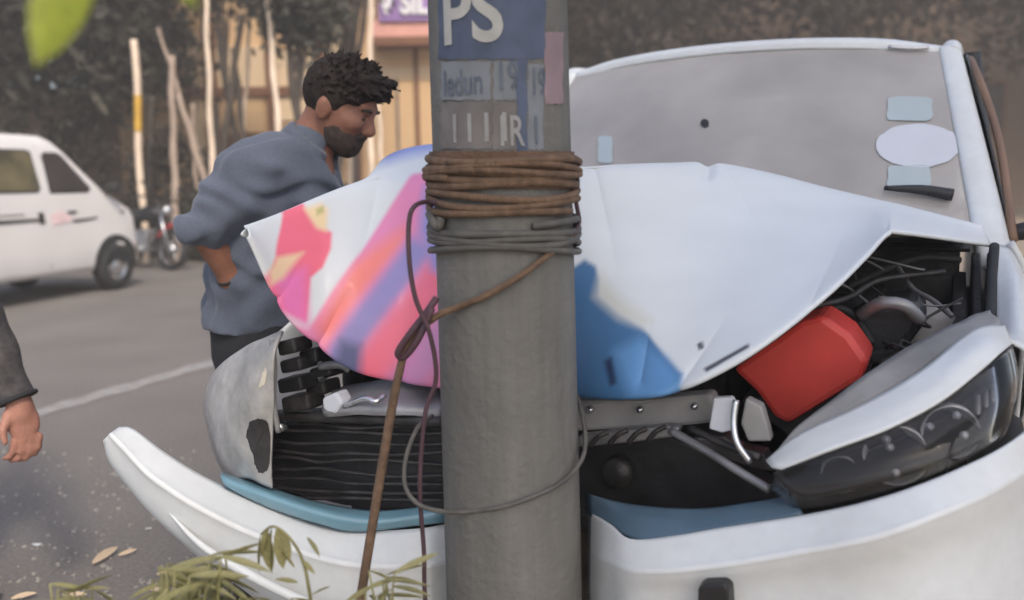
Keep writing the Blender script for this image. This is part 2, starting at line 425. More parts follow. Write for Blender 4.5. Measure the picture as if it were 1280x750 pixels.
# ================================================================== crashed car
car = empty('crashed_car', tuple(W(0, 1.9, .12)), 'white hatchback with its bonnet crumpled and wrapped around the concrete pole', 'car')
WHITE = np.array([.695, .735, .755])

# ---- bonnet: one folded sheet, pushed in where it met the pole
bot = [(312, 297, -.12), (352, 384, -.08), (395, 428, -.03), (440, 458, .02), (495, 472, .06), (552, 480, .09), (635, 492, .17), (716, 491, .12), (775, 493, .06), (835, 487, .03), (900, 460, .04), (965, 420, .09), (1035, 365, .22), (1080, 322, .36), (1108, 293, .47), (1130, 291, .53), (1236, 306, .88)]
top = [(308, 285, -.10), (350, 268, 0.0), (400, 248, .1), (450, 230, .2), (500, 220, .28), (552, 214, .34), (635, 213, .38), (716, 213, .42), (775, 210, .50), (835, 208, .6), (890, 207, .7), (960, 219, .78), (1030, 236, .83), (1075, 246, .865), (1105, 253, .88), (1135, 260, .895), (1228, 284, .95)]
bot_p = np.array([C(*p) for p in bot]); top_p = np.array([C(*p) for p in top])
hem = bot_p+CB*.035+np.array([0, 0, -.004])
rows = [hem, bot_p]
for t, bu in ((.22, -.030), (.5, -.042), (.78, -.028)):
    px = [(bx+(tx-bx)*t, by+(ty-by)*t, ba+(ta-ba)*t+bu*(1 if 2 < i < 12 else .3)) for i, ((bx, by, ba), (tx, ty, ta)) in enumerate(zip(bot, top))]
    rows.append(np.array([C(*p) for p in px]))
rows.append(top_p)
back = top_p+CB*.10+np.array([0, 0, -.03])
for i, (px, py, a) in {4: (497, 203, .45), 5: (545, 187, .52), 6: (635, 187, .55)}.items(): back[i] = C(px, py, a)
rows.append(back)
cow = []
for i, p in enumerate(top_p):
    l = np.clip(((p-CO)@CL)+.03, -.62, .72); cow.append(W(l*.95, max(1.0, (p-CO)@CB+.14), 1.09))
rows.append(np.array(cow))
NU, NV = 26, 22
g = surf(rows, NU, NV); rr, cc, _ = g.shape
V = g.reshape(-1, 3).copy()
pp = proj(V); vrow = np.repeat(np.arange(rr)/NV, cc); ucol = np.tile(np.arange(cc)/NU, rr)
# buckles in the sheet
buck = .005*np.sin(ucol*1.1+vrow*1.0)*np.sin(vrow*1.3+.6)+.0022*np.sin(ucol*2.3-vrow*2.1)
V -= CB[None]*buck[:, None]*np.clip(vrow-.9, 0, 1)[:, None]
# notch at the peak
dn = np.exp(-((pp[:, 0]-884)/9)**2-((pp[:, 1]-212)/12)**2); V[:, 2] -= .018*dn*(vrow > 3)
# sharp buckle lines pressed into the sheet
for (x0, y0), (x1, y1), am, wd in (((742, 214), (772, 345), .007, 9), ((905, 214), (968, 318), .006, 8), ((845, 492), (912, 395), .006, 8), ((800, 480), (815, 400), .005, 7), ((1010, 390), (1060, 285), .005, 8), ((470, 225), (448, 330), .006, 8), ((395, 428), (440, 360), .006, 7), ((500, 475), (520, 380), .006, 8), ((345, 372), (385, 318), .004, 6)):
    dx, dy = x1-x0, y1-y0; tt = np.clip(((pp[:, 0]-x0)*dx+(pp[:, 1]-y0)*dy)/(dx*dx+dy*dy), 0, 1)
    dd = np.hypot(pp[:, 0]-x0-tt*dx, pp[:, 1]-y0-tt*dy); V += CB[None]*(2.4*am*(1-tt)**.7*np.exp(-dd/wd)*(vrow < 5.05))[:, None]
# printed wrap colours (flat print, per region of the sheet)
def inpoly(P, poly, soft=2.5):
    x, y = P[:, 0], P[:, 1]; n = len(poly); ins = np.zeros(len(P), bool); dist = np.full(len(P), 1e9)
    for i in range(n):
        (x0, y0), (x1, y1) = poly[i], poly[(i+1) % n]
        c = ((y0 > y) != (y1 > y)) & (x < (x1-x0)*(y-y0)/((y1-y0) if y1 != y0 else 1e-9)+x0); ins ^= c
        dx, dy = x1-x0, y1-y0; t = np.clip(((x-x0)*dx+(y-y0)*dy)/(dx*dx+dy*dy), 0, 1)
        dist = np.minimum(dist, np.hypot(x-x0-t*dx, y-y0-t*dy))
    return np.clip(.5+np.where(ins, dist, -dist)/(2*soft), 0, 1)
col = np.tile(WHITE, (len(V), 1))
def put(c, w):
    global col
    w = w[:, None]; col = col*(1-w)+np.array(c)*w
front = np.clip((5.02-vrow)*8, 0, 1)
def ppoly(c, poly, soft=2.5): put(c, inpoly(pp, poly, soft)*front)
LEFT = [(300, 430), (300, 180), (560, 180), (560, 520)]
# first figure
ppoly(S(238, 112, 136), [(352, 262), (378, 255), (396, 280), (414, 292), (413, 312), (404, 335), (388, 348), (382, 402), (350, 386), (330, 350), (345, 322)])
ppoly(S(234, 122, 184), [(336, 345), (382, 336), (384, 410), (352, 392)], 9)
ppoly(S(238, 214, 170), [(380, 262), (402, 255), (410, 262), (407, 290), (396, 286)], 4)
ppoly(S(236, 205, 168), [(348, 322), (380, 316), (352, 348), (338, 356), (334, 340)], 4)
ppoly(S(196, 190, 130), [(395, 262), (405, 258), (405, 266), (396, 270)], 2)
# wide band
ppoly(S(230, 140, 184), [(516, 216), (560, 205), (640, 205), (640, 520), (420, 520), (350, 430), (340, 395), (384, 412), (430, 345), (470, 285)], 3)
sx = (pp[:, 0]-510)*.80+(pp[:, 1]-225)*.60
band = inpoly(pp, [(505, 285), (560, 330), (560, 500), (420, 480), (395, 410), (440, 330)], 10)*front
def stripe(c, s0, w): put(c, band*np.exp(-((sx-s0)/w)**4))
stripe(S(246, 138, 132), 24, 17); stripe(S(152, 144, 200), 62, 17); stripe(S(244, 114, 140), 104, 22); stripe(S(208, 142, 190), 150, 18)
ppoly(S(150, 146, 205), [(530, 235), (560, 240), (560, 350), (538, 340), (524, 290)], 7)
ppoly(S(96, 100, 140), [(425, 425), (450, 432), (452, 480), (415, 460)], 8)
# rear flap glimpsed over the ridge
put(S(146, 158, 214), np.clip((vrow-5.25)*3, 0, 1)*np.clip((pp[:, 0]-470)/15, 0, 1)*np.clip((660-pp[:, 0])/20, 0, 1))
# blue figure on the other half
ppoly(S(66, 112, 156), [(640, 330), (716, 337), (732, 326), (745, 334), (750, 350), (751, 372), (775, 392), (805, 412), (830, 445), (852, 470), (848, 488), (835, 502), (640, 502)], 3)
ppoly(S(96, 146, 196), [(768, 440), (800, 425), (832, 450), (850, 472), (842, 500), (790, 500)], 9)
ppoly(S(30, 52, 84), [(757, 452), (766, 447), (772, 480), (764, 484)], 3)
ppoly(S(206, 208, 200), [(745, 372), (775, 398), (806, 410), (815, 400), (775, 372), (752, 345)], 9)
ppoly(S(70, 72, 80), [(880, 463), (936, 432), (938, 436), (884, 467)], 1.2); ppoly(S(70, 72, 80), [(871, 432), (878, 430), (880, 437), (874, 440)], 1.2)
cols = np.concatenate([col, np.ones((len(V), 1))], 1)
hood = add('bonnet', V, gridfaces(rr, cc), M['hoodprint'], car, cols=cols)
hood['label'] = 'buckled white bonnet with pink and blue printed figures'
solid(hood, .004, 1)

M['brownseal'] = mat('brown_window_trim', S(128, 100, 80), rough=.5, var=.2)
# ---- windscreen
def wsf(u, s):
    hw = .71+(.605-.71)*s; l = u*hw
    a = (.95+.10*u*u)*(1-s)+(1.55+.08*u*u)*s-.10*s*(1-s)
    z = (1.085-.015*u*u)*(1-s)+(1.642-.030*u*u)*s
    return W(l, a, z)
ws_rows = [[wsf(u, s) for u in np.linspace(-1, 1, 9)] for s in np.linspace(0, 1, 5)]
windscreen = patch('windscreen', ws_rows, M['windscreen'], car, 6, 6)
ug, sg = np.meshgrid(np.linspace(-1, 1, 301), np.linspace(0, 1, 201)); wsP = np.array([wsf(u, s) for u, s in zip(ug.ravel(), sg.ravel())]); wsQ = proj(wsP)
def onws(px, py, off=.004):
    i = np.argmin((wsQ[:, 0]-px)**2+(wsQ[:, 1]-py)**2); u, s = ug.ravel()[i], sg.ravel()[i]
    e = 1e-3; n = np.cross(wsf(u+e, s)-wsf(u, s), wsf(u, s+e)-wsf(u, s)); n /= np.linalg.norm(n)
    if n @ (CP-wsP[i]) < 0: n = -n
    return wsP[i]+n*off
def ws_disc(name, cx, cy, rx, ry, m, sq=2, n=40):
    V = [onws(cx, cy)]
    for k in range(n):
        a = 2*math.pi*k/n; c, s_ = math.cos(a), math.sin(a)
        f = (abs(c)**sq+abs(s_)**sq)**(-1/sq); V.append(onws(cx+rx*c*f, cy+ry*s_*f))
    o = add(name, V, [(0, 1+k, 1+(k+1) % n) for k in range(n)], m, windscreen, smooth=False); solid(o, .001, 1); return o
ws_disc('oval_sticker', 1147, 183, 53, 27, M['sticker'])['label'] = 'pale oval sticker on the windscreen'
ws_disc('square_sticker', 1137, 137, 28, 15, M['stickerteal'], 8)
ws_disc('square_sticker', 1136, 222, 27, 14, M['stickerteal'], 8)
ws_disc('paper_slip', 757, 188, 9, 17, M['stickerteal'], 8)
ws_disc('rain_sensor', 881, 155, 5, 5, M['black'])
# wiper, cowl, header
tube('wiper', [onws(1188, 250, .02), onws(1150, 244, .02), onws(1105, 240, .015)], [.016, .013, .006], M['black'], car, 8)
patch('cowl', [[W(l, .93, 1.06) for l in np.linspace(-.7, .7, 7)], [W(l, .99+.08*(l/.7)**2, 1.085) for l in np.linspace(-.7, .7, 7)]], M['black'], car, 4, 3, .01)
# roof
rr_ = []
for a, z, hw in ((1.545, 1.644, .605), (1.555, 1.672, .605), (1.62, 1.686, .61), (1.80, 1.696, .615), (2.2, 1.71, .63), (2.8, 1.70, .62), (3.2, 1.65, .59)):
    rr_.append([W(u*hw, a+.08*u*u*(1 if a < 2 else 0), z-.034*u*u-.016*u**6) for u in np.linspace(-1, 1, 9)])
patch('roof', rr_, M['white'], car, 5, 5, .02)
tube('sun_visor_clip', [onws(1110, 62, .01), onws(1142, 64, .01), onws(1160, 58, .01)], .006, M['silver'], car, 6)
for s in (1, -1):
    pil = []
    for q in (-.12, 0, .25, .5, .75, .95, 1.03):
        e = wsf(s, q); k = 1-.25*q; sl = CL*s
        pil.append([e-sl*.004+CB*.012, e-CB*.010+sl*.012*k, e-CB*.008+sl*.055*k, e+CB*.02+sl*.080*k, e+CB*.08+sl*.085*k])
    patch('windscreen_pillar', pil, M['white'], car, 4, 5, .008)
    tube('roof_rail', [W(s*.64, 1.64, 1.600), W(s*.64, 1.75, 1.628), W(s*.65, 2.2, 1.645), W(s*.64, 2.8, 1.635), W(s*.62, 3.2, 1.59), W(s*.68, 3.65, 1.28), W(s*.72, 3.8, 1.05)], [.026, .03, .032, .032, .035, .05, .06], M['white'], car, 12)
    tube('window_seal', [W(s*.80, 1.08, 1.07), W(s*.765, 1.36, 1.34), W(s*.70, 1.66, 1.57), W(s*.69, 2.2, 1.62), W(s*.68, 2.8, 1.61)], .011, M['brownseal'], car, 8)
    # side glass and doors
    patch('side_window', [[W(s*.80, a, 1.07) for a in (1.08, 1.6, 2.2, 2.8, 3.5)], [W(s*.745, a, 1.34) for a in (1.34, 1.7, 2.2, 2.8, 3.4)], [W(s*.685, a, 1.60) for a in (1.66, 1.8, 2.2, 2.8, 3.15)]], M['sideglass'], car, 4, 4, .005, -s)
    for a0, a1 in ((1.02, 1.98), (2.0, 2.95)):
        dr = patch('door', [[W(s*hw, a, z) for a in np.linspace(a0, a1, 4)] for z, hw in ((.36, .80), (.6, .835), (.85, .845), (1.0, .83), (1.07, .80))], M['white'], car, 4, 4, .02, -s)
        tube('handle', [W(s*.845, a1-.22, .93), W(s*.87, a1-.15, .935), W(s*.845, a1-.06, .935)], .012, M['white'], dr, 8)
    tube('door_post', [W(s*.78, 1.99, 1.07), W(s*.70, 1.99, 1.64)], .03, M['black'], car, 8)
    patch('rear_quarter_panel', [[W(s*hw*k, a, z) for a, k in ((2.97, 1), (3.3, 1.0), (3.6, .98), (3.85, .92))] for z, hw in ((.40, .80), (.6, .835), (.85, .845), (1.0, .83), (1.10, .79))], M['white'], car, 4, 4, .02, -s)
    # mirror
    ms = tube('side_mirror', [W(s*.78, 1.13, 1.08), W(s*.86, 1.13, 1.10), W(s*.93, 1.13, 1.14), W(s*1.02, 1.14, 1.14)], [.02, .025, .07, .055], M['white'] if s < 0 else M['black'], car, 12)
    # wheels
    for aw in (.72, 3.15):
        ctr = W(s*.73, aw, .42 if aw < 1 else .41)
        ty = add('wheel', *lathe([(.17, -.09), (.22, -.095), (.275, -.085), (.293, -.05), (.295, 0), (.293, .05), (.275, .085), (.22, .095), (.17, .09)], ctr, CL*s, 32), M['rubber'], car)
        add('rim', *lathe([(.175, -.05), (.17, .03), (.15, .07), (.10, .05), (.05, .06), (.0, .065)], ctr, CL*s, 24), M['silver'], ty)
    patch('sill', [[W(s*.80, a, .37) for a in (1.0, 1.6, 2.2, 2.95)], [W(s*.76, a, .27) for a in (1.0, 1.6, 2.2, 2.95)]], M['black'], car, 3, 3, .03)
patch('tailgate', [[W(l, 3.22, 1.65-.05*(l/.6)**2) for l in (-.6, -.3, 0, .3, .6)], [W(l*1.1, 3.75, 1.2) for l in (-.6, -.3, 0, .3, .6)], [W(l*1.15, 3.85, 1.0) for l in (-.6, -.3, 0, .3, .6)], [W(l*1.2, 3.88, .45) for l in (-.6, -.3, 0, .3, .6)]], M['white'], car, 4, 4, .02, 1)
# cabin
box('dashboard', W(0, 1.25, .98), (1.3, .35, .16), M['interior'], car, .04, CARROT)
for s in (-.36, .36):
    st = box('front_seat', W(s, 2.1, .78), (.5, .5, .16), M['interior'], car, .05, CARROT)
    box('seat_back', W(s, 2.38, 1.1), (.48, .14, .6), M['interior'], st, .06, CARROT); box('headrest', W(s, 2.42, 1.47), (.26, .1, .16), M['interior'], st, .04, CARROT)
tube('steering_wheel', [W(.36+.18*math.cos(t), 1.55-.06*math.sin(t), 1.1+.16*math.sin(t)) for t in np.linspace(0, 2*math.pi, 17)[:-1]], .014, M['interior'], car, 8, 2, closed=True)
box('floor_pan', W(0, 2.4, .38), (1.5, 2.9, .06), M['interior'], car, 0, CARROT)
box('firewall', W(0, .97, .74), (1.36, .04, .66), M['darkmetal'], car, .01, CARROT)

# ---- engine bay
def prism(name, poly, a, depth, m, parent=car, bev=.004):
    n = len(poly)
    f = [C(p[0], p[1], p[2] if len(p) > 2 else a) for p in poly]; b = [p+CB*depth for p in f]
    F = [tuple(range(n)), tuple(range(2*n-1, n-1, -1))]+[(i, n+i, n+(i+1) % n, (i+1) % n) for i in range(n)]
    o = fixn(add(name, f+b, F, m, parent, smooth=False))
    if bev: bevel(o, bev)
    return o
def ctube(name, pts, r, m, parent=car, sides=10): return tube(name, [C(*p) for p in pts], r, m, parent, sides)
M['greypipe'] = mat('dull_pipe', (.14, .14, .145), rough=.5, var=.3)
def wingbox(l, a0, a1, zb, zt0, zt1, w=.03): return hexa('inner_wing', [W(l-w/2, a0, zb), W(l+w/2, a0, zb), W(l+w/2, a0, zt0), W(l-w/2, a0, zt0), W(l-w/2, a1, zb), W(l+w/2, a1, zb), W(l+w/2, a1, zt1), W(l-w/2, a1, zt1)], M['darkmetal'], car, .004)
wingbox(.68, .25, .97, .55, .80, 1.0)
box('inner_wing', W(-.66, .6, .74), (.03, .70, .36), M['darkmetal'], car, .01, CARROT)
box('engine_floor', W(0, .58, .52), (1.3, .76, .05), M['darkmetal'], car, .01, CARROT)
eng = box('engine_block', W(-.05, .70, .74), (.52, .34, .36), M['darkmetal'], car, .03, CARROT)
box('engine_cover', W(-.05, .68, .935), (.40, .28, .05), M['black'], eng, .02, CARROT)
box('fuse_box', W(.42, .78, .90), (.2, .26, .14), M['black'], car, .02, CARROT)
prism('battery_cover', [(915, 462), (1000, 402), (1028, 394), (1062, 418), (1086, 452), (1078, 474), (1040, 497), (985, 531), (968, 522), (945, 490)], .30, .16, M['red'], bev=.012)['label'] = 'red battery cover'
prism('battery_tray', [(925, 500), (1085, 470), (1060, 520), (985, 545)], .34, .2, M['black'])
prism('air_box', [(1052, 400), (1085, 382), (1150, 372), (1160, 400), (1130, 440), (1085, 455), (1062, 440)], .52, .2, M['black'], bev=.02)
prism('hose_clamp', [(1085, 440), (1120, 436), (1118, 452), (1088, 456)], .48, .04, M['rubber'], bev=.006)
ctube('air_hose', [(1075, 395, .5), (1100, 380, .47), (1130, 382, .47), (1150, 400, .5)], .014, M['grey'])
ctube('brake_pipe', [(1010, 385, .42), (1060, 372, .5), (1100, 350, .6), (1180, 340, .72)], .007, M['darkmetal'])
add('strut_tower', *lathe([(0, .0), (.022, -.002), (.024, -.012), (.055, -.018), (.072, -.04), (.08, -.22)], W(.60, .70, .965), (0, 0, 1), 24), M['greyprimer'], car)
for k, (p0, p1, p2, p3) in enumerate((((1010, 400, .45), (1045, 385, .5), (1070, 400, .52), (1090, 430, .5)), ((1120, 330, .75), (1140, 360, .66), (1165, 375, .6), (1190, 395, .55)), ((1100, 455, .4), (1130, 440, .42), (1165, 432, .42), (1195, 408, .5)), ((1060, 360, .6), (1100, 340, .7), (1150, 322, .8), (1200, 325, .85)))):
    ctube('hose', (p0, p1, p2, p3), (.009, .006, .005, .008)[k], M[('rubber', 'greypipe', 'rubber', 'rubber')[k]])
wingbox(.715, .52, .99, .75, .88, 1.045, .02); wingbox(.755, .74, 1.03, .80, .93, 1.05, .03)
ctube('wing_seal', [(1243, 308, .88), (1240, 345, .74), (1238, 400, .52)], .011, M['rubber'])
for k in range(9):
    x, y = random.uniform(1000, 1190), random.uniform(330, 440); aa = .45+.5*(440-y)/220
    ctube('wire', [(x, y, aa), (x+random.uniform(-30, 30), y+random.uniform(-25, 15), aa-.03), (x+random.uniform(10, 60), y+random.uniform(-20, 25), aa-.02), (x+random.uniform(30, 90), y+random.uniform(-30, 20), aa+.02)], random.uniform(.002, .004), M[random.choice(['rubber', 'greypipe', 'rubber'])], sides=6)
for px, py, a_ in ((738, 512, .145), (800, 512, .145), (868, 508, .145)):
    add('bolt', *lathe([(0, -.007), (.006, -.006), (.0075, 0), (.0075, .01)], C(px, py, a_), CB, 8), M['silver'], car)
# grey slam panel behind the lamp
patch('wing_rail', [[C(*p) for p in ((975, 560, .06), (1010, 525, .09), (1065, 485, .14), (1112, 452, .2), (1160, 424, .28), (1205, 402, .4), (1238, 390, .54))],
                    [C(*p) for p in ((976, 572, .05), (1018, 540, .07), (1080, 508, .10), (1140, 474, .15), (1185, 440, .22), (1222, 418, .3), (1252, 410, .36))]], M['greyprimer'], car, 5, 4, .006, dent=.004, dscale=25)
# white strip over the lamp
garn = [[C(*p) for p in ((960, 578, .03), (1000, 546, .04), (1080, 508, .08), (1150, 468, .13), (1200, 428, .22), (1226, 412, .28), (1254, 410, .34))],
        [C(*p) for p in ((965, 585, .0), (1015, 558, .01), (1095, 525, .04), (1165, 486, .09), (1218, 440, .17), (1240, 428, .22), (1258, 422, .30))],
        [C(*p) for p in ((978, 588, -.01), (1035, 566, -.01), (1110, 538, .02), (1175, 504, .07), (1226, 464, .14), (1248, 444, .19), (1262, 432, .27))]]
patch('wing_front', garn, M['white'], car, 6, 5, .006)
# right-hand wing
patch('wing', [[C(1244, 303, .93), C(1243, 345, .74), C(1242, 405, .52), C(1262, 424, .30)],
               [W(.795, .95, 1.045), W(.795, .72, 1.015), W(.785, .50, .965), W(.785, .30, .92)],
               [W(.835, .97, .92), W(.835, .73, .90), W(.825, .50, .86), W(.805, .28, .82)],
               [W(.835, .97, .62), W(.84, .82, .74), W(.835, .55, .765), W(.80, .24, .66)]], M['white'], car, 6, 6, .006)
# headlamp
hl_t = [(968, 592, -.01), (1035, 568, -.012), (1110, 540, .018), (1175, 506, .068), (1226, 466, .138), (1250, 446, .19), (1264, 434, .265)]
hl_b = [(962, 606, .0), (1000, 634, -.03), (1080, 621, -.035), (1160, 597, -.01), (1215, 571, .03), (1252, 545, .09), (1270, 500, .20)]
T_ = np.array([C(*p) for p in hl_t]); B_ = np.array([C(*p) for p in hl_b]); Mi = (T_+B_)/2-CB*.018+CL*.004
lamp = patch('headlamp', [T_+CB*.05, T_*.5+B_*.5+CB*.10, B_+CB*.05], M['black'], car, 5, 5, .01)
lamp['label'] = 'dark headlamp with clear lens'
patch('lens', [T_, Mi, B_], M['lens'], lamp, 8, 8, .003)
for px, py, a, r in ((1118, 566, .085, .048), (1186, 537, .12, .042), (1050, 590, .07, .030)):
    o = C(px, py, a)
    add('reflector', *lathe([(.0, .03), (r*.35, .028), (r*.7, .015), (r, -.015), (r*1.06, -.018), (r*1.06, .01)], o, CB*.9-CL*.15, 20), M['chrome'] if r > .04 else M['grey'], lamp)
    add('bulb', *lathe([(.0, -.008), (r*.22, -.004), (r*.25, .01), (r*.2, .03)], o, CB*.9-CL*.15, 12), M['silver'], lamp)
for k, (px, py) in enumerate(((1222, 520), (1232, 512), (1241, 503), (1250, 493))):
    tube('reflector_rib', [C(px, py-26+k*2, .16+.02*k), C(px+1, py+20-k*3, .13+.02*k)], .004, M['grey'], lamp, 6, 1)
for px, py, a in ((1108, 550, .03), (1112, 560, .03), (1162, 534, .05), (1196, 520, .07), (1205, 545, .06), (1120, 592, .02)):
    add('facet', *lathe([(0, -.004), (.006, 0), (.007, .004)], C(px, py, a), CB, 8), M['chrome'], lamp)
# front panel, radiator and struts, pole side
prism('radiator', [(724, 548), (835, 545), (900, 575), (975, 612), (985, 640), (900, 652), (800, 660), (724, 650)], .22, .06, M['black'])
fan = add('fan_hub', *lathe([(0, -.02), (.03, -.018), (.034, .0), (.034, .02)], C(774, 590, .21), CB, 20), M['darkmetal'], car)
prism('slam_panel', [(718, 500), (800, 500), (888, 492), (903, 528), (840, 534), (718, 540)], .15, .05, M['greyprimer'], bev=.008)
prism('crossmember', [(722, 545), (835, 532), (850, 534), (846, 546), (800, 552), (722, 560)], .12, .03, M['grey'], bev=.005)
for x in (748, 772, 796, 820): ctube('brace', [(x-10, 557-(x-748)*.09, .115), (x, 546-(x-748)*.09, .11), (x+12, 540-(x-748)*.09, .115)], .005, M['darkmetal'], sides=6)
ctube('strut', [(838, 538, .11), (880, 562, .08), (925, 590, .05), (962, 612, .03)], .008, M['grey'])
ctube('strut', [(862, 535, .12), (905, 555, .09), (950, 572, .06)], .007, M['darkmetal'])
prism('bracket', [(892, 498), (914, 497), (921, 508), (916, 538), (902, 541), (886, 536)], .08, .02, M['sticker'], bev=.003)
prism('bracket', [(932, 498), (952, 508), (960, 535), (964, 552), (935, 552), (926, 530)], .09, .03, M['greyprimer'], bev=.004)
ctube('bracket_arm', [(920, 500, .07), (917, 530, .06), (922, 555, .05), (938, 578, .05)], .006, M['silver'])
prism('lamp_mount', [(865, 548), (905, 545), (925, 562), (955, 568), (966, 590), (940, 585), (900, 572)], .1, .05, M['darkmetal'])
# left-hand side of the nose
LW = [[C(*p) for p in ((258, 500, .10), (272, 462, .06), (306, 436, .02), (357, 414, -.02))],
               [C(*p) for p in ((262, 520, .06), (282, 480, .00), (316, 462, -.06), (346, 440, -.07))],
               [C(*p) for p in ((264, 545, .04), (286, 520, -.03), (318, 505, -.08), (342, 495, -.07))],
               [C(*p) for p in ((270, 575, .03), (288, 560, -.03), (312, 548, -.07), (338, 540, -.06))],
               [C(*p) for p in ((284, 602, .03), (296, 600, -.02), (315, 600, -.05), (345, 606, -.05))]]
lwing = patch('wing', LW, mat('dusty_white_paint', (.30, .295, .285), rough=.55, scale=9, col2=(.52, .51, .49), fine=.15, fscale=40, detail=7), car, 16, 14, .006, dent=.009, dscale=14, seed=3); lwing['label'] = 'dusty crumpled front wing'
lwV = np.array([v.co[:] for v in lwing.data.vertices]); lwQ = proj(lwV)
def onwing(name, poly, m, off):
    n = 48; pl = crm(np.array(poly+poly[:1], float), 6)[:-1]; c = pl.mean(0); V = []
    for k in (0, .35, .7, 1):
        for q in pl: 
            w = 1/((lwQ[:, 0]-(c[0]+(q[0]-c[0])*k))**2+(lwQ[:, 1]-(c[1]+(q[1]-c[1])*k))**2+.5)**3; P = (lwV*w[:, None]).sum(0)/w.sum(); d = CP-P; V.append(P+d/np.linalg.norm(d)*off)
    o = add(name, V, gridfaces(4, len(pl), close=True), m, lwing); return o
patch('wing_side', [[C(258, 500, .10), W(-.80, .45, .99), W(-.80, .95, 1.03)], [C(262, 540, .06), W(-.84, .45, .85), W(-.835, .95, .88)], [C(284, 602, .03), W(-.84, .50, .74), W(-.83, .95, .62)]], M['white'], car, 6, 6, .006)
onwing('lamp_hole', [(304, 532), (320, 524), (334, 528), (338, 556), (334, 588), (314, 588), (300, 566)], M['darkmetal'], .010)
onwing('scraped_patch', [(300, 466), (316, 456), (332, 460), (331, 480), (316, 486), (299, 488)], mat('cream_patch', S(206, 198, 180), rough=.6, var=.2, scale=30), .009)
for k, (x, y, w, h) in enumerate(((345, 428, 22, 20), (348, 452, 26, 18), (345, 475, 30, 20), (350, 498, 34, 22), (372, 440, 22, 20), (385, 462, 26, 14), (380, 482, 24, 18), (400, 450, 18, 26))):
    prism('crumpled_rib', [(x, y), (x+w, y-5), (x+w+3, y+h-7), (x+3, y+h-2)], -.03+.012*k, .06, M['black'] if k % 3 else M['darkmetal'], bev=.006)
ctube('crumpled_edge', [(340, 425, -.05), (343, 460, -.06), (342, 500, -.06), (348, 540, -.05)], .006, M['greyprimer'])
ctube('pipe', [(400, 458, .02), (425, 456, .02), (437, 462, .03)], .009, M['grey'])
patch('condenser', [[C(*p) for p in ((418, 492, .06), (450, 482, .1), (500, 480, .12), (556, 486, .14))], [C(*p) for p in ((405, 512, .0), (445, 506, .02), (500, 506, .04), (556, 512, .08))], [C(*p) for p in ((410, 520, .0), (450, 519, .01), (500, 520, .03), (556, 524, .07))]], M['grey'], car, 6, 5, .01, dent=.006, dscale=22, seed=2)
prism('white_tank', [(402, 498), (420, 490), (428, 505), (420, 518), (404, 516)], -.01, .04, M['sticker'], bev=.006)
ctube('bent_pipe', [(430, 508, .0), (455, 498, .0), (470, 502, .0), (480, 495, .02)], .006, M['silver'])
rad = prism('radiator', [(318, 520), (400, 516), (556, 524), (556, 640), (430, 632), (330, 608), (292, 592)], .06, .06, M['black'])
for k in range(9):
    y = 528+k*11.5+random.uniform(-2, 2); j = [random.uniform(-3.5, 3.5) for _ in range(6)]
    pts = [(330-k*3, y-1+j[0], .045), (365, y+1+j[1], .035), (400, y+3+j[2], .04), (440, y+5+j[3], .03), (490, y+7+j[4], .045), (556, y+6+j[5], .055)]
    ctube('fin', pts, .0042, M['darkmetal'], rad, sides=6)
ctube('radiator_rail', [(322, 520, .03), (400, 522, .02), (470, 524, .03), (556, 528, .05)], .011, M['darkmetal'])
add('bolt', *lathe([(0, -.012), (.011, -.01), (.012, .01)], C(351, 534, .02), CB, 10), M['silver'], car)
# bumper skins
lerpr = lambda A, B, t: [tuple(x+(y-x)*t for x, y in zip(p, q)) for p, q in zip(A, B)]
top_b = [(150, 536, -.16), (168, 538, -.15), (205, 566, -.14), (265, 602, -.10), (335, 634, -.06), (430, 663, -.02), (520, 662, .03), (560, 655, .08), (640, 645, .21)]
mid_b = [(138, 543, -.20), (150, 556, -.20), (188, 594, -.20), (250, 634, -.17), (320, 668, -.13), (430, 706, -.08), (520, 708, -.02), (560, 702, .04), (640, 690, .18)]
lo_b = [(132, 550, -.19), (142, 580, -.185), (182, 628, -.18), (240, 680, -.16), (306, 724, -.13), (430, 770, -.08), (520, 775, -.02), (560, 770, .04), (640, 760, .18)]
un_b = [(136, 552, -.12), (152, 588, -.12), (195, 640, -.12), (250, 696, -.11), (315, 742, -.09), (430, 830, -.05), (520, 850, .0), (560, 850, .06), (640, 840, .2)]
patch('bumper_skin', [[C(*p) for p in r] for r in (top_b, lerpr(top_b, mid_b, .8), mid_b, lerpr(mid_b, lo_b, .15), lo_b, un_b)], M['white'], car, 6, 6, .005, dent=.004, dscale=10)['label'] = 'torn loose end of the white bumper'
ctube('bumper_lip', [(212, 642, -.185), (250, 680, -.185), (300, 712, -.17), (380, 752, -.14), (460, 776, -.1)], [.002, .007, .010, .010, .010], M['white'])
patch('bumper_insert', [[C(*p) for p in ((276, 592, -.05), (340, 612, -.03), (400, 630, -.005), (470, 640, .02), (556, 632, .08))], [C(*p) for p in ((276, 597, -.10), (335, 620, -.08), (400, 640, -.05), (470, 652, -.01), (556, 640, .06))], [C(*p) for p in ((284, 608, -.10), (335, 632, -.07), (400, 654, -.05), (450, 663, -.02), (556, 652, .06))]], M['teal'], car, 6, 5, .004)
tr_ = [(738, 640, .10), (765, 655, .02), (800, 677, -.04), (900, 662, -.05), (1000, 648, -.05), (1090, 628, -.05), (1180, 595, -.01), (1262, 552, .09), (1330, 495, .30)]
mr_ = [(738, 690, .08), (765, 702, -.02), (800, 716, -.085), (900, 706, -.10), (1000, 690, -.10), (1090, 672, -.10), (1180, 640, -.06), (1262, 600, .05), (1330, 545, .27)]
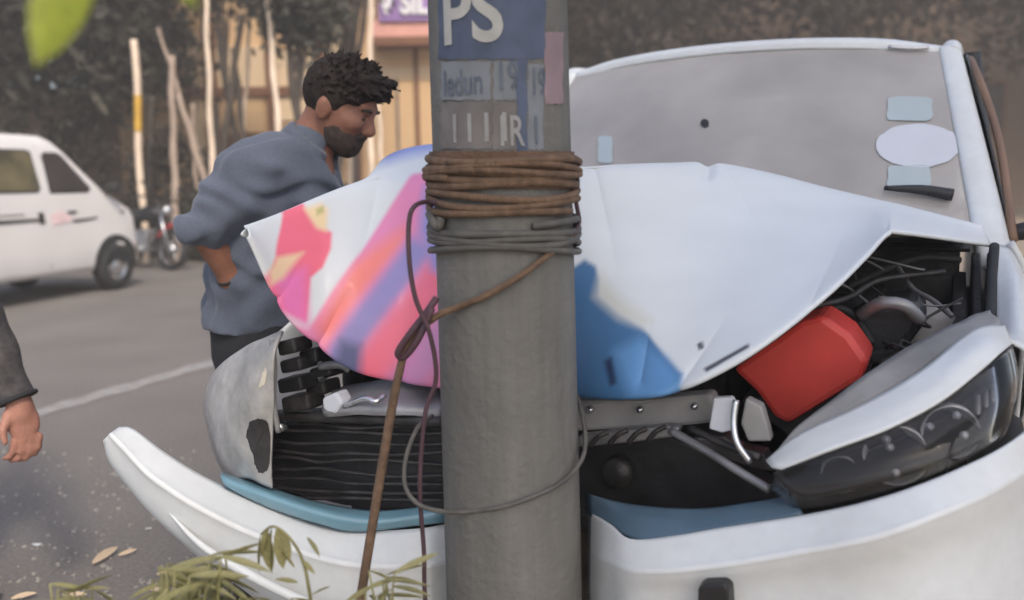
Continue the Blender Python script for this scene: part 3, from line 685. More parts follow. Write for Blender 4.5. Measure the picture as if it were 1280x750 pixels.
l1_ = [(738, 745, .09), (765, 750, .0), (800, 762, -.065), (900, 755, -.075), (1000, 745, -.075), (1090, 730, -.075), (1180, 700, -.035), (1262, 665, .075), (1330, 610, .28)]
l2_ = [(738, 860, .10), (765, 870, .0), (800, 880, -.07), (900, 880, -.08), (1000, 870, -.08), (1090, 850, -.08), (1180, 820, -.04), (1262, 780, .07), (1330, 730, .28)]
patch('bumper_skin', [[C(*p) for p in r] for r in (tr_, lerpr(tr_, mr_, .8), mr_, lerpr(mr_, l1_, .15), l1_, l2_)], M['white'], car, 6, 8, .005, dent=.003, dscale=10, seed=5)
patch('bumper_insert', [[C(*p) for p in ((735, 618, .13), (790, 632, .05), (870, 638, .02), (940, 630, .02), (992, 621, .02))], [C(*p) for p in ((735, 630, .11), (790, 650, .01), (870, 650, -.01), (940, 640, -.01), (998, 630, -.01))], [C(*p) for p in ((735, 642, .10), (800, 676, -.03), (870, 666, -.04), (940, 655, -.04), (1004, 644, -.04))]], M['tealdark'], car, 6, 5, .004)
prism('fog_lamp', [(872, 736), (880, 731), (905, 730), (911, 738), (911, 800), (872, 802)], -.125, .06, M['black'], bev=.004)
prism('tear', [(750, 670), (757, 675), (763, 690), (757, 694), (751, 684)], .035, .012, M['black'], bev=0)

# ================================================================== utility pole
PA, PB_ = PY(622, 0, 1.60), PY(643, 750, 1.60); pax = (PA-PB_)/np.linalg.norm(PA-PB_)
def pole_c(z): return PB_+pax*((z-PB_[2])/pax[2])
def pole_r(z): return .1335-.0075*z
pole = empty('utility_pole', tuple(pole_c(.1)), 'grey concrete utility pole with faded blue lettering wrapped in ropes', 'pole')
zs = np.linspace(0.02, 6.5, 90); V = []
for z in zs:
    c, r = pole_c(z), pole_r(z)
    for k in range(64):
        a = 2*math.pi*k/64; V.append(c+np.array([r*math.cos(a), r*math.sin(a), 0])*(1+.0035*math.sin(7*a+z*2)+.003*math.sin(3*a-z*5)))
F = gridfaces(len(zs), 64, close=True)+[tuple((len(zs)-1)*64+k for k in range(64))]
shaft = fixn(add('shaft', V, F, M['concrete'], pole))
def onpole(px, py, off):
    r_ = ray(px, py); lo_t = 1.0
    # march to the tapered cylinder
    best = None
    for t in np.linspace(1.2, 1.75, 1101):
        p = CP+r_*t; c = pole_c(p[2]); d = math.hypot(p[0]-c[0], p[1]-c[1])-(pole_r(p[2])+off)
        if d <= 0: return p
        if best is None or d < best[0]: best = (d, p, c)
    d, p, c = best; v = p-c; v[2] = 0; v *= (pole_r(p[2])+off)/np.linalg.norm(v); return np.array([c[0], c[1], p[2]])+v
def pole_quad(name, x0, y0, x1, y1, off, m, parent, wear=0, n=16, mrows=10):
    rows = []
    for j in range(mrows+1):
        y = y0+(y1-y0)*j/mrows
        rows.append([onpole(x0+(x1-x0)*i/n+wear*math.sin(j*1.7+i)*(i in (0, n)), y+wear*math.sin(i*2.1+j)*(j in (0, mrows)), off) for i in range(n+1)])
    return add(name, np.array(rows).reshape(-1, 3), gridfaces(mrows+1, n+1), m, parent)
panel = pole_quad('painted_panel', 548, -120, 682, 74, .0016, M['poleblue'], pole, 1.2)
for x0, y0, x1, y1, m in ((551, 77, 613, 92, 'polegrey'), (551, 92, 613, 125, 'polegrey'), (551, 128, 614, 186, 'polemud'), (617, 77, 645, 125, 'polegrey'), (616, 128, 645, 187, 'polemud'), (660, 80, 679, 187, 'polegrey'), (681, 40, 704, 130, 'polepink'), (646, 74, 659, 190, 'poleblue')):
    if (x0, y0) == (551, 92): continue
    if (x0, y0) == (551, 77): y1 = 125
    pole_quad('painted_panel', x0, y0, x1, y1, .0016, M[m], pole, 1.0, 8, 8)
def pole_text(txt, px, py, hpx, m, squeeze=1.0, off=.0032, bold=.012, name='lettering'):
    cu = bpy.data.curves.new('txt', 'FONT'); cu.body = txt; cu.size = 1; cu.offset = bold; cu.fill_mode = 'FRONT'; cu.resolution_u = 6
    ob = bpy.data.objects.new('txt', cu); scene.collection.objects.link(ob)
    me = bpy.data.meshes.new_from_object(ob.evaluated_get(bpy.context.evaluated_depsgraph_get())); bpy.data.objects.remove(ob)
    bm = bmesh.new(); bm.from_mesh(me); bmesh.ops.triangulate(bm, faces=bm.faces)
    bmesh.ops.subdivide_edges(bm, edges=[e for e in bm.edges if e.calc_length() > .12], cuts=3); bmesh.ops.triangulate(bm, faces=bm.faces)
    vs = np.array([v.co[:] for v in bm.verts]); fs = [[v.index for v in f.verts] for f in bm.faces]; bm.free(); bpy.data.meshes.remove(me)
    o0 = onpole(px, py, off); c = pole_c(o0[2]); a0 = math.atan2(o0[1]-c[1], o0[0]-c[0])
    hm = hpx/FPX*1.5; sc = hm/.70
    V = []
    for v in vs:
        z = o0[2]+v[1]*sc; c = pole_c(z); r = pole_r(z)+off; a = a0+v[0]*sc*squeeze/r; V.append((c[0]+r*math.cos(a), c[1]+r*math.sin(a), z))
    o = add(name, V, fs, m, pole, smooth=False); return o
pole_text('PS', 553, 55, 68, M['letter'], .90, bold=.025)
pole_text('ledun', 555, 120, 30, M['letterdim'], .62)
pole_text('19', 619, 112, 34, M['letterdim'], .62)
pole_text('19', 663, 118, 32, M['letterdim'], .5)
pole_text('1111', 561, 178, 34, M['letterlight'], .9)
pole_text('1R', 620, 182, 36, M['letterlight'], .62)
pole_text('1', 664, 180, 34, M['letterdim'], .62)

# ---- ropes and cables around it
def loop(z0, z1, turns, rr, tilt=0, ph=0, n=40, jit=.004):
    pts = []
    N = int(n*turns)
    for i in range(N+1):
        t = i/N; a = ph+2*math.pi*turns*t; z = z0+(z1-z0)*t+tilt*math.sin(a)+jit*math.sin(a*2.3+z0*40)
        c = pole_c(z); r = pole_r(z)+rr*1.0+.001*math.sin(5*a); pts.append([c[0]+r*math.cos(a), c[1]+r*math.sin(a), z])
    return pts
def zpole(py): return onpole(636, py, 0)[2]
band_m = mat('brown_sacking', S(104, 82, 66), rough=.95, var=.2, scale=14, bump=.4, bscale=120)
ro = empty('rope', tuple(pole_c(zpole(250))), 'thick brown rope bound in many tight turns around the pole', 'rope')
tube('rope_wrap', loop(zpole(194), zpole(232), 5, .008, .003, 1.0), .0075, M['rope'], ro, 8, 1)
tube('rope_wrap', loop(zpole(236), zpole(262), 2.6, .010, .010, 2.0), .0065, M['rope'], ro, 8, 1)
tube('rope_wrap', loop(zpole(202), zpole(224), 3, .015, -.004, 4.0), .006, M['rope'], ro, 8, 1)
pole_quad('sacking_band', 534, 189, 718, 236, .006, band_m, ro, 1.0, 40, 6)
gr = empty('rope', tuple(pole_c(zpole(300))), 'dull grey rope sagging in loops below the brown one', 'rope')
tube('rope_wrap', loop(zpole(276), zpole(300), 2.2, .010, .012, -1.2), .0065, M['cable'], gr, 8, 1)
tube('rope_wrap', loop(zpole(300), zpole(322), 2.0, .010, -.010, .4), .006, M['cable'], gr, 8, 1)
tube('knot', [onpole(537, 268, .012), onpole(541, 276, .02), onpole(548, 284, .016), onpole(552, 272, .012)], .008, M['cable'], gr, 8)
tail = [onpole(716, 205, .012), PY(722, 225, 1.58), PY(720, 250, 1.57), PY(724, 278, 1.57), onpole(716, 292, .012)]
tube('rope_tail', tail, .004, M['darkcable'], gr, 8)
rd = empty('rope', tuple(PY(455, 735, 1.5)), 'brown rope slanting across the pole and hanging down to the ground', 'rope')
tube('rope_strand', [onpole(719, 290, .010), onpole(690, 315, .010), onpole(650, 345, .010), onpole(610, 368, .010), onpole(572, 384, .010), PY(545, 396, 1.50), PY(512, 425, 1.49), PY(498, 470, 1.50), PY(490, 510, 1.51), PY(478, 580, 1.51), PY(465, 660, 1.5), PY(452, 740, 1.5), PY(442, 800, 1.5)]+[np.array([-.28, 1.46, .12])], [.0055, .0055, .006, .006, .0065, .007, .008, .0085, .0085, .0085, .008], M['rope'], rd, 10)
tube('knot', [PY(546, 372, 1.5), PY(530, 395, 1.49), PY(512, 418, 1.48), PY(498, 440, 1.485), PY(505, 446, 1.49), PY(522, 425, 1.48), PY(540, 385, 1.49)], .0065, M['darkcable'], rd, 8)
bc = empty('cable', tuple(PY(530, 745, 1.5)), 'thin dark cable looping off the pole and hanging beside it', 'cable')
tube('cable_run', [onpole(556, 256, .006), PY(536, 252, 1.52), PY(518, 258, 1.48), PY(511, 280, 1.47), PY(512, 330, 1.46), PY(520, 375, 1.46), PY(535, 410, 1.46), PY(544, 450, 1.47), PY(544, 480, 1.48), PY(533, 510, 1.48), PY(527, 560, 1.48), PY(525, 620, 1.48), PY(530, 690, 1.48), PY(532, 760, 1.48), np.array([-.15, 1.47, .12])], .0042, M['darkcable'], bc, 8)
gc = empty('cable', tuple(pole_c(.8)), 'thin grey cable drooping in a wide loop around the pole', 'cable')
tube('cable_run', [PY(540, 520, 1.62), PY(522, 535, 1.55), PY(508, 570, 1.52), PY(506, 605, 1.49), PY(520, 628, 1.47), PY(545, 638, 1.46), onpole(580, 640, .006), onpole(630, 633, .006), onpole(680, 615, .006), onpole(708, 598, .006), PY(727, 575, 1.53), PY(732, 550, 1.57), PY(728, 520, 1.62), PY(722, 495, 1.68)], .0042, M['cable'], gc, 8)

# ================================================================== standing man
def man():
    root = empty('person', (-.72, 2.5, 0), 'bearded man in slate blue shirt, hand on hip, leaning over the wreck', 'person')
    Pm = PY
    H = Pm(427, 131, 2.48)
    f = np.array([math.cos(R(27)), -.20, -math.sin(R(27))]); f /= np.linalg.norm(f)
    lat = np.cross(f, np.array([0, 0, 1.])); lat /= np.linalg.norm(lat)          # towards the camera side
    if lat[1] > 0: lat = -lat
    u = np.cross(lat, f); u = u if u[2] > 0 else -u
    Hm = np.stack([f, lat, u], 1)
    h = lambda a, b, c: H+f*a+lat*b+u*c
    NB = Pm(376, 196, 2.50)
    SR, ER, WR = Pm(316, 218, 2.36), Pm(254, 286, 2.27), Pm(290, 350, 2.33)
    SL, EL, WL = Pm(378, 222, 2.66), Pm(408, 300, 2.70), Pm(430, 352, 2.60)
    hipR, hipL = Pm(322, 425, 2.42), Pm(326, 425, 2.58)
    kR, kL = np.array([hipR[0]+.02, hipR[1]-.02, .46]), np.array([hipL[0]+.05, hipL[1]+.02, .46])
    aR, aL = np.array([hipR[0]-.03, hipR[1]-.03, .09]), np.array([hipL[0]+.02, hipL[1]+.03, .09])
    head = [ell(h(-.008, 0, .018), (.098, .074, .098), Hm), ell(h(.025, 0, -.045), (.068, .060, .072), Hm), ell(h(.048, 0, -.085), (.042, .042, .030), Hm, k=.025),
            cone(h(.066, 0, -.098), .018, h(.060, 0, -.103), .016, k=.02),
            cone(h(.088, 0, .004), .011, h(.108, 0, -.032), .014, k=.015), ell(h(.100, 0, -.040), (.012, .017, .009), Hm, k=.01),
            ell(h(.078, 0, .022), (.018, .05, .012), Hm, k=.02), ell(h(.084, 0, -.064), (.012, .022, .008), Hm, k=.010), ell(h(.082, 0, -.078), (.012, .020, .008), Hm, k=.010),
            ell(h(.060, .045, -.025), (.03, .02, .02), Hm, k=.03), ell(h(.060, -.045, -.025), (.03, .02, .02), Hm, k=.03)]
    for s in (1, -1):
        head += [ell(h(-.012, s*.076, -.022), (.022, .008, .032), Hm, k=.01), ell(h(-.018, s*.083, -.010), (.014, .006, .020), Hm, k=.008),
                 ell(h(.088, s*.032, .0), (.012, .015, .010), Hm, sub=True), ell(h(.073, s*.032, .0), (.014, .014, .013), Hm, k=.004)]
    neck = [cone(NB, .062, h(-.035, 0, -.06), .054, k=.04), cone(NB-np.array([.03, 0, .06]), .06, NB, .058, k=.05)]
    arms = [cone(SR, .055, ER, .043), cone(ER, .042, WR, .028), cone(SL, .055, EL, .043), cone(EL, .042, WL, .028)]
    torso = [cone(SR+(0, .06, -.02), .075, hipR+(0, .03, .1), .10, k=.08), cone(SL+(0, -.06, -.02), .075, hipL+(0, -.03, .1), .10, k=.08), cone(NB-(0, 0, .08), .09, (hipR+hipL)/2+(0, 0, .05), .12, k=.08)]
    legs = [cone(hipR, .092, kR, .060, k=.05), cone(kR, .058, aR, .040), cone(hipL, .092, kL, .060, k=.05), cone(kL, .058, aL, .040)]
    # right hand, palm on the hip, fingers forward
    pd = Pm(318, 372, 2.36)-WR; pd /= np.linalg.norm(pd); pn = np.array([0, -1., 0]); sd = np.cross(pd, pn)
    palm = WR+pd*.05
    hands = [ell(palm, (.05, .016, .040), np.stack([pd, pn, sd], 1), k=.02), cone(WR, .028, WR+pd*.03, .026)]
    for i, (o_, L_) in enumerate(((-.030, .062), (-.010, .072), (.010, .068), (.030, .052))):
        k0 = palm+pd*.042+sd*o_; k1 = k0+pd*L_*.5-pn*.004; k2 = k1+pd*L_*.35-pn*.022; hands += [cone(k0, .0095, k1, .0088, k=.006), cone(k1, .0088, k2, .0075, k=.004)]
    t0 = palm-pd*.02+sd*.035*(1 if sd[2] > 0 else -1); t1 = t0+pd*.03+np.array([0, 0, .035]); hands += [cone(t0, .013, t1, .010, k=.01), cone(t1, .010, t1+pd*.03, .008, k=.005)]
    hd = WL-EL; hd /= np.linalg.norm(hd); hands += [ell(WL+hd*.05, (.03, .04, .05), k=.02)]
    for i in range(4): hands.append(cone(WL+hd*.08+np.array([0, .022*(i-1.5), 0]), .009, WL+hd*.15+np.array([.01, .024*(i-1.5), -.02]), .007, k=.005))
    hands.append(cone(WL+hd*.03-np.array([0, .035, 0]), .011, WL+hd*.09-np.array([0, .055, .01]), .008, k=.006))
    skin = body('body', neck+head+arms+torso+legs+hands, .0058, M['skin'], root, .02)
    # shirt with loose folds
    elc = SR+(ER-SR)*1.0; fore = ER+(WR-ER)*.08
    sh = [cone(SR+(0, .05, -.01), .095, Pm(316, 400, 2.42), .128, k=.09), cone(SL+(0, -.05, -.01), .095, Pm(326, 400, 2.57), .128, k=.09), cone(NB-(.03, 0, .09), .105, Pm(332, 330, 2.5), .14, k=.09),
          cone(Pm(352, 200, 2.45), .065, Pm(378, 205, 2.52), .072, k=.06), cone(Pm(352, 218, 2.49), .092, Pm(386, 184, 2.485), .066, k=.05),
          cone(Pm(392, 238, 2.50), .078, Pm(372, 310, 2.5), .11, k=.06), cone(SR, .082, SR+(ER-SR)*.55, .068, k=.05), cone(SR+(ER-SR)*.55, .068, ER, .058, k=.03), cone(ER, .058, fore, .050, k=.02),
          cone(SL, .082, EL, .062, k=.05), cone(EL, .062, EL+(WL-EL)*.3, .052, k=.02)]
    n0_ = Pm(389, 181, 2.485); na_ = (H-NB)/np.linalg.norm(H-NB)
    hemz = Pm(320, 408, 2.42)[2]
    def fold(D, X, Y, Z):
        d = D+.008*np.sin(38*Z+22*X+3*np.sin(14*X))*np.sin(21*X+17*Y+4*np.sin(9*Z))+.005*np.sin(70*(.8*X+.7*Z)+5*np.sin(20*Y)+2*np.sin(31*Z))
        armz = np.clip((Z-ER[2]+.05)/.03, 0, 1)
        d = d-.0
        d = np.maximum(d, hemz+.006*np.sin(20*X)-Z)
        # open neck
        c = n0_+na_*.0+np.array([.045, -.01, -.03]); q = np.sqrt((X-c[0])**2+((Y-c[1])*1.5)**2+((Z-c[2])*.7)**2)-.042
        return np.maximum(d, -q)
    shirt = body('shirt', sh, .0062, M['shirt'], root, .04, fold)
    # collar
    n0 = Pm(389, 181, 2.485); na = H-NB; na /= np.linalg.norm(na); nb = np.cross(na, [0, 1., 0]); nb /= np.linalg.norm(nb); nb = nb if nb[0] > 0 else -nb; nc = np.cross(na, nb)
    col_pts = [n0+.068*(math.cos(t)*nb+math.sin(t)*nc) for t in np.linspace(R(40), R(320), 15)]
    V, F = [], []
    for i, p in enumerate(col_pts):
        tt = R(40)+i*R(280)/14; out = math.cos(tt)*nb+math.sin(tt)*nc; V += [p+na*.004, p+na*.020+out*.002, p+na*.014+out*.012, p-na*(.026+.02*(i in (0, 14)))+out*.019]
    cl = add('collar', V, gridfaces(len(col_pts), 4), M['shirt'], shirt); solid(cl, .004, 0)
    tr = [cone(Pm(320, 405, 2.43), .118, hipR, .115, k=.06), cone(Pm(324, 405, 2.57), .118, hipL, .115, k=.06), cone(hipR, .11, kR, .078, k=.06), cone(kR, .078, aR+(0, 0, .0), .068, k=.03), cone(hipL, .11, kL, .078, k=.06), cone(kL, .078, aL, .068, k=.03)]
    body('trousers', tr, .009, M['trouser'], root, .04, lambda D, X, Y, Z: np.maximum(D+.004*np.sin(40*Z)*np.sin(25*X+20*Y), .06-Z))
    for a_ in (aR, aL):
        body('shoe', [cone(a_+(-.05, 0, -.045), .042, a_+(.08, 0, -.05), .040), cone(a_+(.08, 0, -.05), .040, a_+(.15, 0, -.055), .033), cone(a_+(0, 0, .0), .045, a_+(0, 0, -.05), .045)], .008, M['rubber'], root, .02, lambda D, X, Y, Z: np.maximum(D, .002-Z))
    # hair: cap plus tufts
    cap = [ell(h(-.014, 0, .030), (.108, .084, .102), Hm, k=.02)]
    rg = np.random.default_rng(3)
    for _ in range(620):
        th = rg.uniform(0, 2*math.pi); ph_ = math.acos(rg.uniform(-.05, 1)); dv = np.array([math.cos(th)*math.sin(ph_), math.sin(th)*math.sin(ph_), math.cos(ph_)])
        p = np.array([-.014+.100*dv[0], .078*dv[1], .030+.096*dv[2]])
        if p[0] > .055 and p[2] < .055: continue
        tip = p+dv*rg.uniform(.008, .026)+np.array([.018, 0, rg.uniform(-.006, .008)]); q = p-dv*.02
        cap.append(cone(h(*q), .009, h(*tip), .0025, k=.005))
    for _ in range(120):
        y = rg.uniform(-.06, .06); p = np.array([.062+rg.uniform(-.03, .01), y, .085+rg.uniform(-.02, .02)]); cap.append(cone(h(*p), .011, h(p[0]+rg.uniform(.025, .058), y*1.1, p[2]+rg.uniform(-.028, .022)), .003, k=.005))
    def hl(D, X, Y, Z):
        a_ = (X-H[0])*f[0]+(Y-H[1])*f[1]+(Z-H[2])*f[2]; c_ = (X-H[0])*u[0]+(Y-H[1])*u[1]+(Z-H[2])*u[2]
        return np.maximum(D+.002*np.sin(300*X)*np.sin(280*Y+150*Z), -(c_*.80-a_*.60+.018+.006*np.sin(90*X)))
    body('hair', cap, .0042, M['hair'], root, .01, hl)
    # beard: skin offset kept only over jaw and lip
    bp = [ell(h(.025, 0, -.048), (.0715, .0635, .0745), Hm), ell(h(.050, 0, -.088), (.045, .045, .034), Hm, k=.025), cone(h(.068, 0, -.102), .020, h(.061, 0, -.107), .018, k=.02), ell(h(.092, 0, -.054), (.012, .027, .006), Hm, k=.008)]
    def bd(D, X, Y, Z):
        a_ = (X-H[0])*f[0]+(Y-H[1])*f[1]+(Z-H[2])*f[2]; c_ = (X-H[0])*u[0]+(Y-H[1])*u[1]+(Z-H[2])*u[2]; b_ = abs((X-H[0])*lat[0]+(Y-H[1])*lat[1]+(Z-H[2])*lat[2])
        D = D+.0015*np.sin(260*X+40*Z)*np.sin(240*Y+190*Z)
        D = np.maximum(D, c_+.055+.55*np.clip(a_-.02, -.1, .05)*-1-.3*np.clip(.05-b_, 0, .05)*0)
        return np.maximum(D, -(a_-.0+.02*np.sin(0*X)))
    body('beard', bp, .0046, M['beard'], root, .015, bd)
    for s in (1, -1):
        tube('eyebrow', [h(.094, s*.014, .017), h(.095, s*.032, .022), h(.080, s*.050, .017)], [.004, .005, .003], M['beard'], root, 6)
        tube('eyelid', [h(.086, s*.018, -.004), h(.088, s*.032, -.007), h(.078, s*.046, -.004)], .0022, M['beard'], root, 6)
    wb = WR-(WR-ER)*.05; wd = (WR-ER)/np.linalg.norm(WR-ER); e1 = np.cross(wd, [0, 1., 0]); e1 /= np.linalg.norm(e1); e2 = np.cross(wd, e1)
    tube('bracelet', [wb+.033*(math.cos(t)*e1+math.sin(t)*e2) for t in np.linspace(0, 2*math.pi, 17)[:-1]], .0045, M['rubber'], root, 8, 2, closed=True)
man()

def bystander():
    root = empty('person', (-1.76, 2.34, 0), 'bystander in charcoal shirt with rolled cuff, arm hanging beside the road', 'person')
    S_, E_, Wr = PY(-112, 222, 2.36), PY(-26, 396, 2.30), PY(24, 503, 2.28)
    cx = np.array([-1.76, 2.40, 0]); NB = cx+(0.02, 0, 1.40)
    H = NB+np.array([.03, .0, .20])
    prim = [ell(H, (.098, .076, .115)), ell(H+(.03, 0, -.07), (.07, .06, .06)), cone(H+(.085, 0, 0), .01, H+(.115, 0, -.03), .014, k=.015), cone(NB, .06, H+(-.02, 0, -.06), .055), ell(H+(-.01, -.078, -.02), (.02, .01, .03)), ell(H+(-.01, .078, -.02), (.02, .01, .03)),
            cone(S_, .055, E_, .043), cone(E_, .041, Wr, .027)]
    d = Wr-E_; d /= np.linalg.norm(d); dn = np.array([.10, 0, -1.]); dn /= np.linalg.norm(dn)
    n = np.array([.55, -.83, 0]); n -= dn*(n@dn); n /= np.linalg.norm(n); sd = np.cross(dn, n)
    if sd[0] > 0: pass
    palm = Wr+dn*.055
    prim += [ell(palm, (.052, .017, .041), np.stack([dn, n, sd], 1), k=.02), cone(Wr, .027, Wr+dn*.03, .027)]
    sg = 1 if sd[0] < 0 else -1      # curl side
    for i, (o_, L_) in enumerate(((-.031, .070), (-.011, .082), (.010, .077), (.030, .060))):
        k0 = palm+dn*.045+sd*o_; cu = -n*.3+np.array([-.55, 0, 0])
        k1 = k0+dn*L_*.42+np.array([-.008, 0, 0]); k2 = k1+(dn*.75+np.array([-.55, 0, 0]))*L_*.36; k3 = k2+(dn*.25+np.array([-.85, .1, 0]))*L_*.28
        prim += [cone(k0, .0100, k1, .0092, k=.006), cone(k1, .0092, k2, .0084, k=.004), cone(k2, .0084, k3, .0072, k=.004)]
    t0 = palm-dn*.025-n*(-.012)+np.array([-.028, -.015, 0]); t1 = t0+dn*.035+np.array([-.012, -.018, 0]); t2 = t1+dn*.032+np.array([.004, -.004, 0])
    prim += [cone(t0, .0135, t1, .0108, k=.012), cone(t1, .0108, t2, .0082, k=.005)]
    SL = cx+(-.02, .24, 1.33); EL = SL+(-.03, .05, -.29); WL = EL+(.05, 0, -.24)
    prim += [cone(SL, .055, EL, .043), cone(EL, .041, WL, .027), ell(WL+(0, 0, -.06), (.02, .035, .05))]
    for i in range(4): prim.append(cone(WL+(0, .02*(i-1.5), -.10), .009, WL+(-.005, .021*(i-1.5), -.17), .0075, k=.005))
    hipR, hipL = cx+(0, -.09, .86), cx+(0, .09, .86); aR, aL = cx+(-.02, -.11, .09), cx+(.02, .11, .09); kR, kL = cx+(.02, -.10, .47), cx+(.03, .1, .47)
    prim += [cone(NB-(0, 0, .1), .12, cx+(0, 0, .95), .13, k=.08), cone(hipR, .09, kR, .06), cone(kR, .058, aR, .04), cone(hipL, .09, kL, .06), cone(kL, .058, aL, .04)]
    body('body', prim, .0062, M['skinl'], root, .018)
    sh = [cone(S_+(0, .05, 0), .09, cx+(0, -.05, .86), .125, k=.09), cone(SL+(0, -.05, 0), .09, cx+(0, .05, .86), .125, k=.09), cone(NB-(0, 0, .08), .1, cx+(0, 0, .9), .14, k=.08), cone(S_, .078, E_, .06, k=.05), cone(E_, .058, Wr-d*.02, .045, k=.02), cone(SL, .078, EL, .06, k=.05)]
    cut = Wr-d*.012
    sh.append(cone(NB-(0, 0, .08), .10, NB+(0, 0, .0), .068, k=.05))
    for s in (1, -1):
        tube('eyebrow', [H+(.092, s*.014, .018), H+(.094, s*.032, .023), H+(.08, s*.05, .018)], .004, M['beard'], root, 6); ell_ = add('eye', *lathe([(0, .012), (.008, .009), (.011, 0), (.008, -.009), (0, -.012)], H+(.082, s*.032, .0), (1, 0, 0), 12), M['sticker'], root); add('iris', *lathe([(0, .0135), (.005, .0125), (.006, .008)], H+(.082, s*.032, .0), (1, 0, 0), 12), M['hair'], ell_)
    tube('mouth', [H+(.085, -.024, -.075), H+(.099, 0, -.074), H+(.085, .024, -.075)], .005, M['beard'], root, 6)
    body('shirt', sh, .0068, M['sleeve'], root, .04, lambda D, X, Y, Z: np.maximum(np.maximum(D+.005*np.sin(45*Z+20*X)*np.sin(28*X+14*Y), np.where(X > -1.50, (X-cut[0])*d[0]+(Y-cut[1])*d[1]+(Z-cut[2])*d[2], -1)), np.where(X < -1.50, .80-Z, -1)))
    tube('rolled_cuff', [cut+.046*(math.cos(t)*np.cross(d, [0, 1., 0])/np.linalg.norm(np.cross(d, [0, 1., 0]))+math.sin(t)*np.cross(d, np.cross(d, [0, 1., 0]))) for t in np.linspace(0, 2*math.pi, 19)[:-1]], .007, M['trouser'], root, 8, 2, closed=True)
    body('trousers', [cone(cx+(0, -.05, .88), .115, hipR, .11), cone(cx+(0, .05, .88), .115, hipL, .11), cone(hipR, .105, kR, .078), cone(kR, .078, aR, .068), cone(hipL, .105, kL, .078), cone(kL, .078, aL, .068)], .01, M['trouser'], root, .04, lambda D, X, Y, Z: np.maximum(D, .06-Z))
    for a_ in (aR, aL): body('shoe', [cone(a_+(-.05, 0, -.045), .042, a_+(.14, 0, -.055), .034), cone(a_, .045, a_+(0, 0, -.05), .045)], .009, M['rubber'], root, .02, lambda D, X, Y, Z: np.maximum(D, .002-Z))
    body('hair', [ell(H+(-.012, 0, .03), (.108, .086, .105))], .008, M['hair'], root, .01, lambda D, X, Y, Z: np.maximum(D+.003*np.sin(90*X)*np.sin(80*Y+60*Z), -((Z-H[2])*.8-(X-H[0])*.6+.015)))
bystander()

